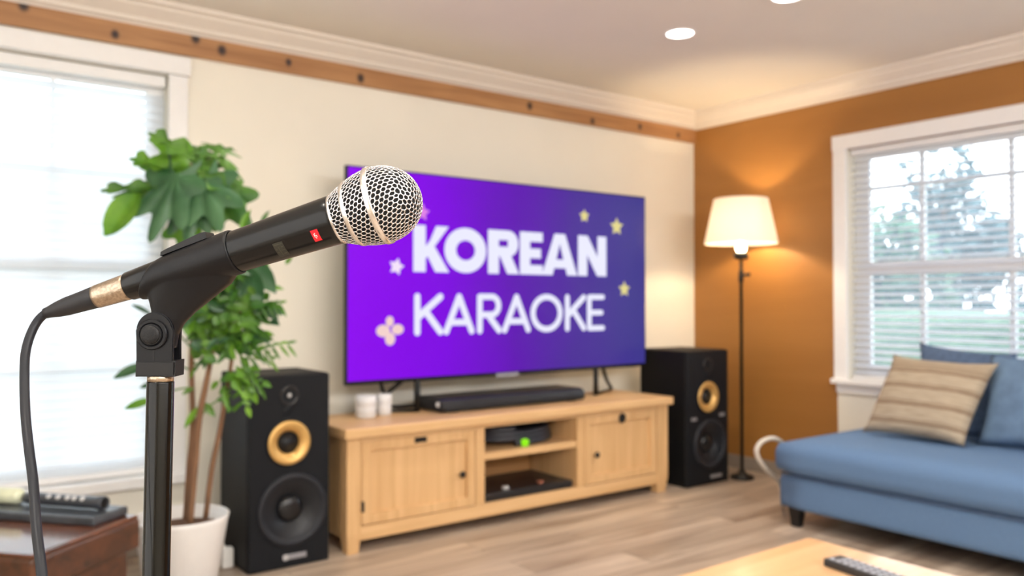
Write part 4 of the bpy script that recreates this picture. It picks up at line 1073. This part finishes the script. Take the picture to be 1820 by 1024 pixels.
# yoke: two cheeks with rounded tops, cross block below
cheek = [U(251.5, 645), U(316, 645)]+[U(283.7+32.2*math.cos(a*math.pi/16), 587-32.2*math.sin(a*math.pi/16)) for a in range(17)]
b = prism_bm(cheek, MSN, .0046, .0076, .0008)
prism_bm(cheek, MSN, -.0076, -.0046, .0008, bm=b)
yk = to_obj('yoke', b, CLIPM, st)
to_obj('yoke_block', prism_bm([U(250.5, 668), U(320, 668), U(321, 640), U(251.5, 640)], MSN, -.0080, .0084, .0010), BLKPL, st)
to_obj('slot', prism_bm([U(281.2, 640), U(283.6, 640), U(283.6, 622), U(281.2, 622)], MSN, .0073, .00775), BLKPL, yk)
MK = MSN @ Matrix.Translation((U(280.5, 594)[0], U(280.5, 594)[1], .0076))
kn = to_obj('pivot_washer', lathe_bm([(.0068, -.0005), (.0068, .0012), (.0080, .0022), (.0096, .0022), (.0102, .0014), (.0102, -.0005)], 48, MK, caps=False), CLIPM, st, True)
shade_auto(kn)
kb = to_obj('pivot_knob', lathe_bm([(.0074, -.0004), (.0072, .0020), (.0068, .0030), (.0062, .0031), (.0060, .0040), (.0052, .0046), (.0030, .0050), (0, .0051)], 48, MK), KNOBM, st, True)
shade_auto(kb)
# pole
top = MSN @ Vector((*U(286.0, 672), 0)); foot_ = Vector((top.x, top.y, 0))-eR*.0165
axp = (top-foot_).normalized(); MPz = axis_m(foot_, axp, (1, 0, 0)); Lp = (top-foot_).length
to_obj('thread_collar', lathe_bm([(.0084, Lp-.0025), (.0084, Lp+.0012), (.0078, Lp+.0018), (.005, Lp+.0018)], 40, MPz), NICKEL, st, True)
to_obj('pole', lathe_bm([(.0098, .02), (.0098, .6), (.0087, .602), (.0087, Lp-.003), (.0084, Lp-.0022), (.006, Lp-.002)], 48, MPz), POLEM, st, True)
to_obj('base', lathe_bm([(0, 0), (.125, 0), (.128, .006), (.124, .014), (.04, .022), (.016, .03), (.014, .06), (0, .06)], 56, Matrix.Translation(foot_)), BLKMET, st, True)

# ------------------------------------------------------------------ ceiling downlights
for x, y, lab in ((3.098, 2.748, 'round white downlight in the ceiling, whole disc in view'), (3.095, 2.13, 'round white downlight cut off by the top edge of the photo')):
    dl = thing('ceiling_downlight', lab, 'downlight', (x, y, CEIL), 'recessed ceiling downlights')
    Md = Matrix.Translation((x, y, CEIL))
    to_obj('trim_ring', lathe_bm([(.064, 0), (.066, -.004), (.078, -.004), (.080, 0)], 40, Md, caps=False), TRIMW, dl, True)
    to_obj('lens', lathe_bm([(.066, -.0015), (.05, -.0035), (0, -.004)], 40, Md), DLIGHT, dl, True)

# ------------------------------------------------------------------ lights
def lamp(kind, name, loc, energy, col, rot=(0, 0, 0), **kw):
    l = bpy.data.lights.new(name, kind); l.energy = energy; l.color = col
    for a, v in kw.items(): setattr(l, a, v)
    o = bpy.data.objects.new(name, l); C.objects.link(o); o.location = loc; o.rotation_euler = rot
    return o
for x, y in ((3.098, 2.748), (3.095, 2.13), (1.25, 2.75), (1.25, .6), (3.1, .3), (-.4, .6)):  # only the first two have fixtures; the rest are added fill, out of view
    lamp('SPOT', 'downlight_and_fill_spot', (x, y, CEIL-.02), 42, (1, .94, .84), spot_size=R(150), spot_blend=.9, shadow_soft_size=.06)
lamp('POINT', 'floor_lamp_bulb', (LX, LY, 1.60), 17, (1, .76, .46), shadow_soft_size=.035)
lamp('AREA', 'added_high_softlight', (1.3, -1.9, 2.15), 98, (.97, .97, 1.0), (R(66), 0, 0), shape='RECTANGLE', size=4.2, size_y=.5)  # added soft fill behind the camera, no fixture there
lamp('AREA', 'added_side_fill', (XL+.08, .2, 1.55), 26, (.94, .97, 1.0), (R(90), 0, R(-90)), shape='RECTANGLE', size=2.6, size_y=1.7)  # added fill on the unseen left wall, no patio door behind it

lamp('AREA', 'added_ceiling_fill', (.8, -.9, 1.75), 72, (1, .99, .95), (R(180), 0, 0), shape='DISK', size=1.2)  # added fill aimed up to brighten the ceiling, no lamp stands there

w = bpy.data.worlds.new('overcast_sky'); bpy.context.scene.world = w; w.use_nodes = True
nt = w.node_tree; bg = nt.nodes['Background']
tc = nt.nodes.new('ShaderNodeTexCoord'); sx = nt.nodes.new('ShaderNodeSeparateXYZ'); link(nt, tc.outputs['Generated'], sx.inputs[0])
rp = nt.nodes.new('ShaderNodeValToRGB'); link(nt, sx.outputs['Z'], rp.inputs[0])
rp.color_ramp.elements[0].color = (.93, .96, 1, 1); rp.color_ramp.elements[1].color = (.72, .84, 1, 1)
link(nt, rp.outputs[0], bg.inputs[0]); bg.inputs[1].default_value = 5.4

# ------------------------------------------------------------------ camera
cam = bpy.data.cameras.new('camera'); co_ = bpy.data.objects.new('camera', cam); C.objects.link(co_)
co_.location = (0, 0, 1.12); co_.rotation_euler = (R(90.943), 0, R(53.2103-90))
cam.lens = 1458/1820*36; cam.sensor_width = 36; cam.clip_start = .02
cam.dof.use_dof = True; cam.dof.focus_distance = .545; cam.dof.aperture_fstop = 8.0
sc = bpy.context.scene
sc.camera = co_
sc.view_settings.view_transform = 'Standard'; sc.view_settings.look = 'None'
sc.view_settings.exposure = 0
sc.cycles.max_bounces = 10; sc.cycles.transparent_max_bounces = 16
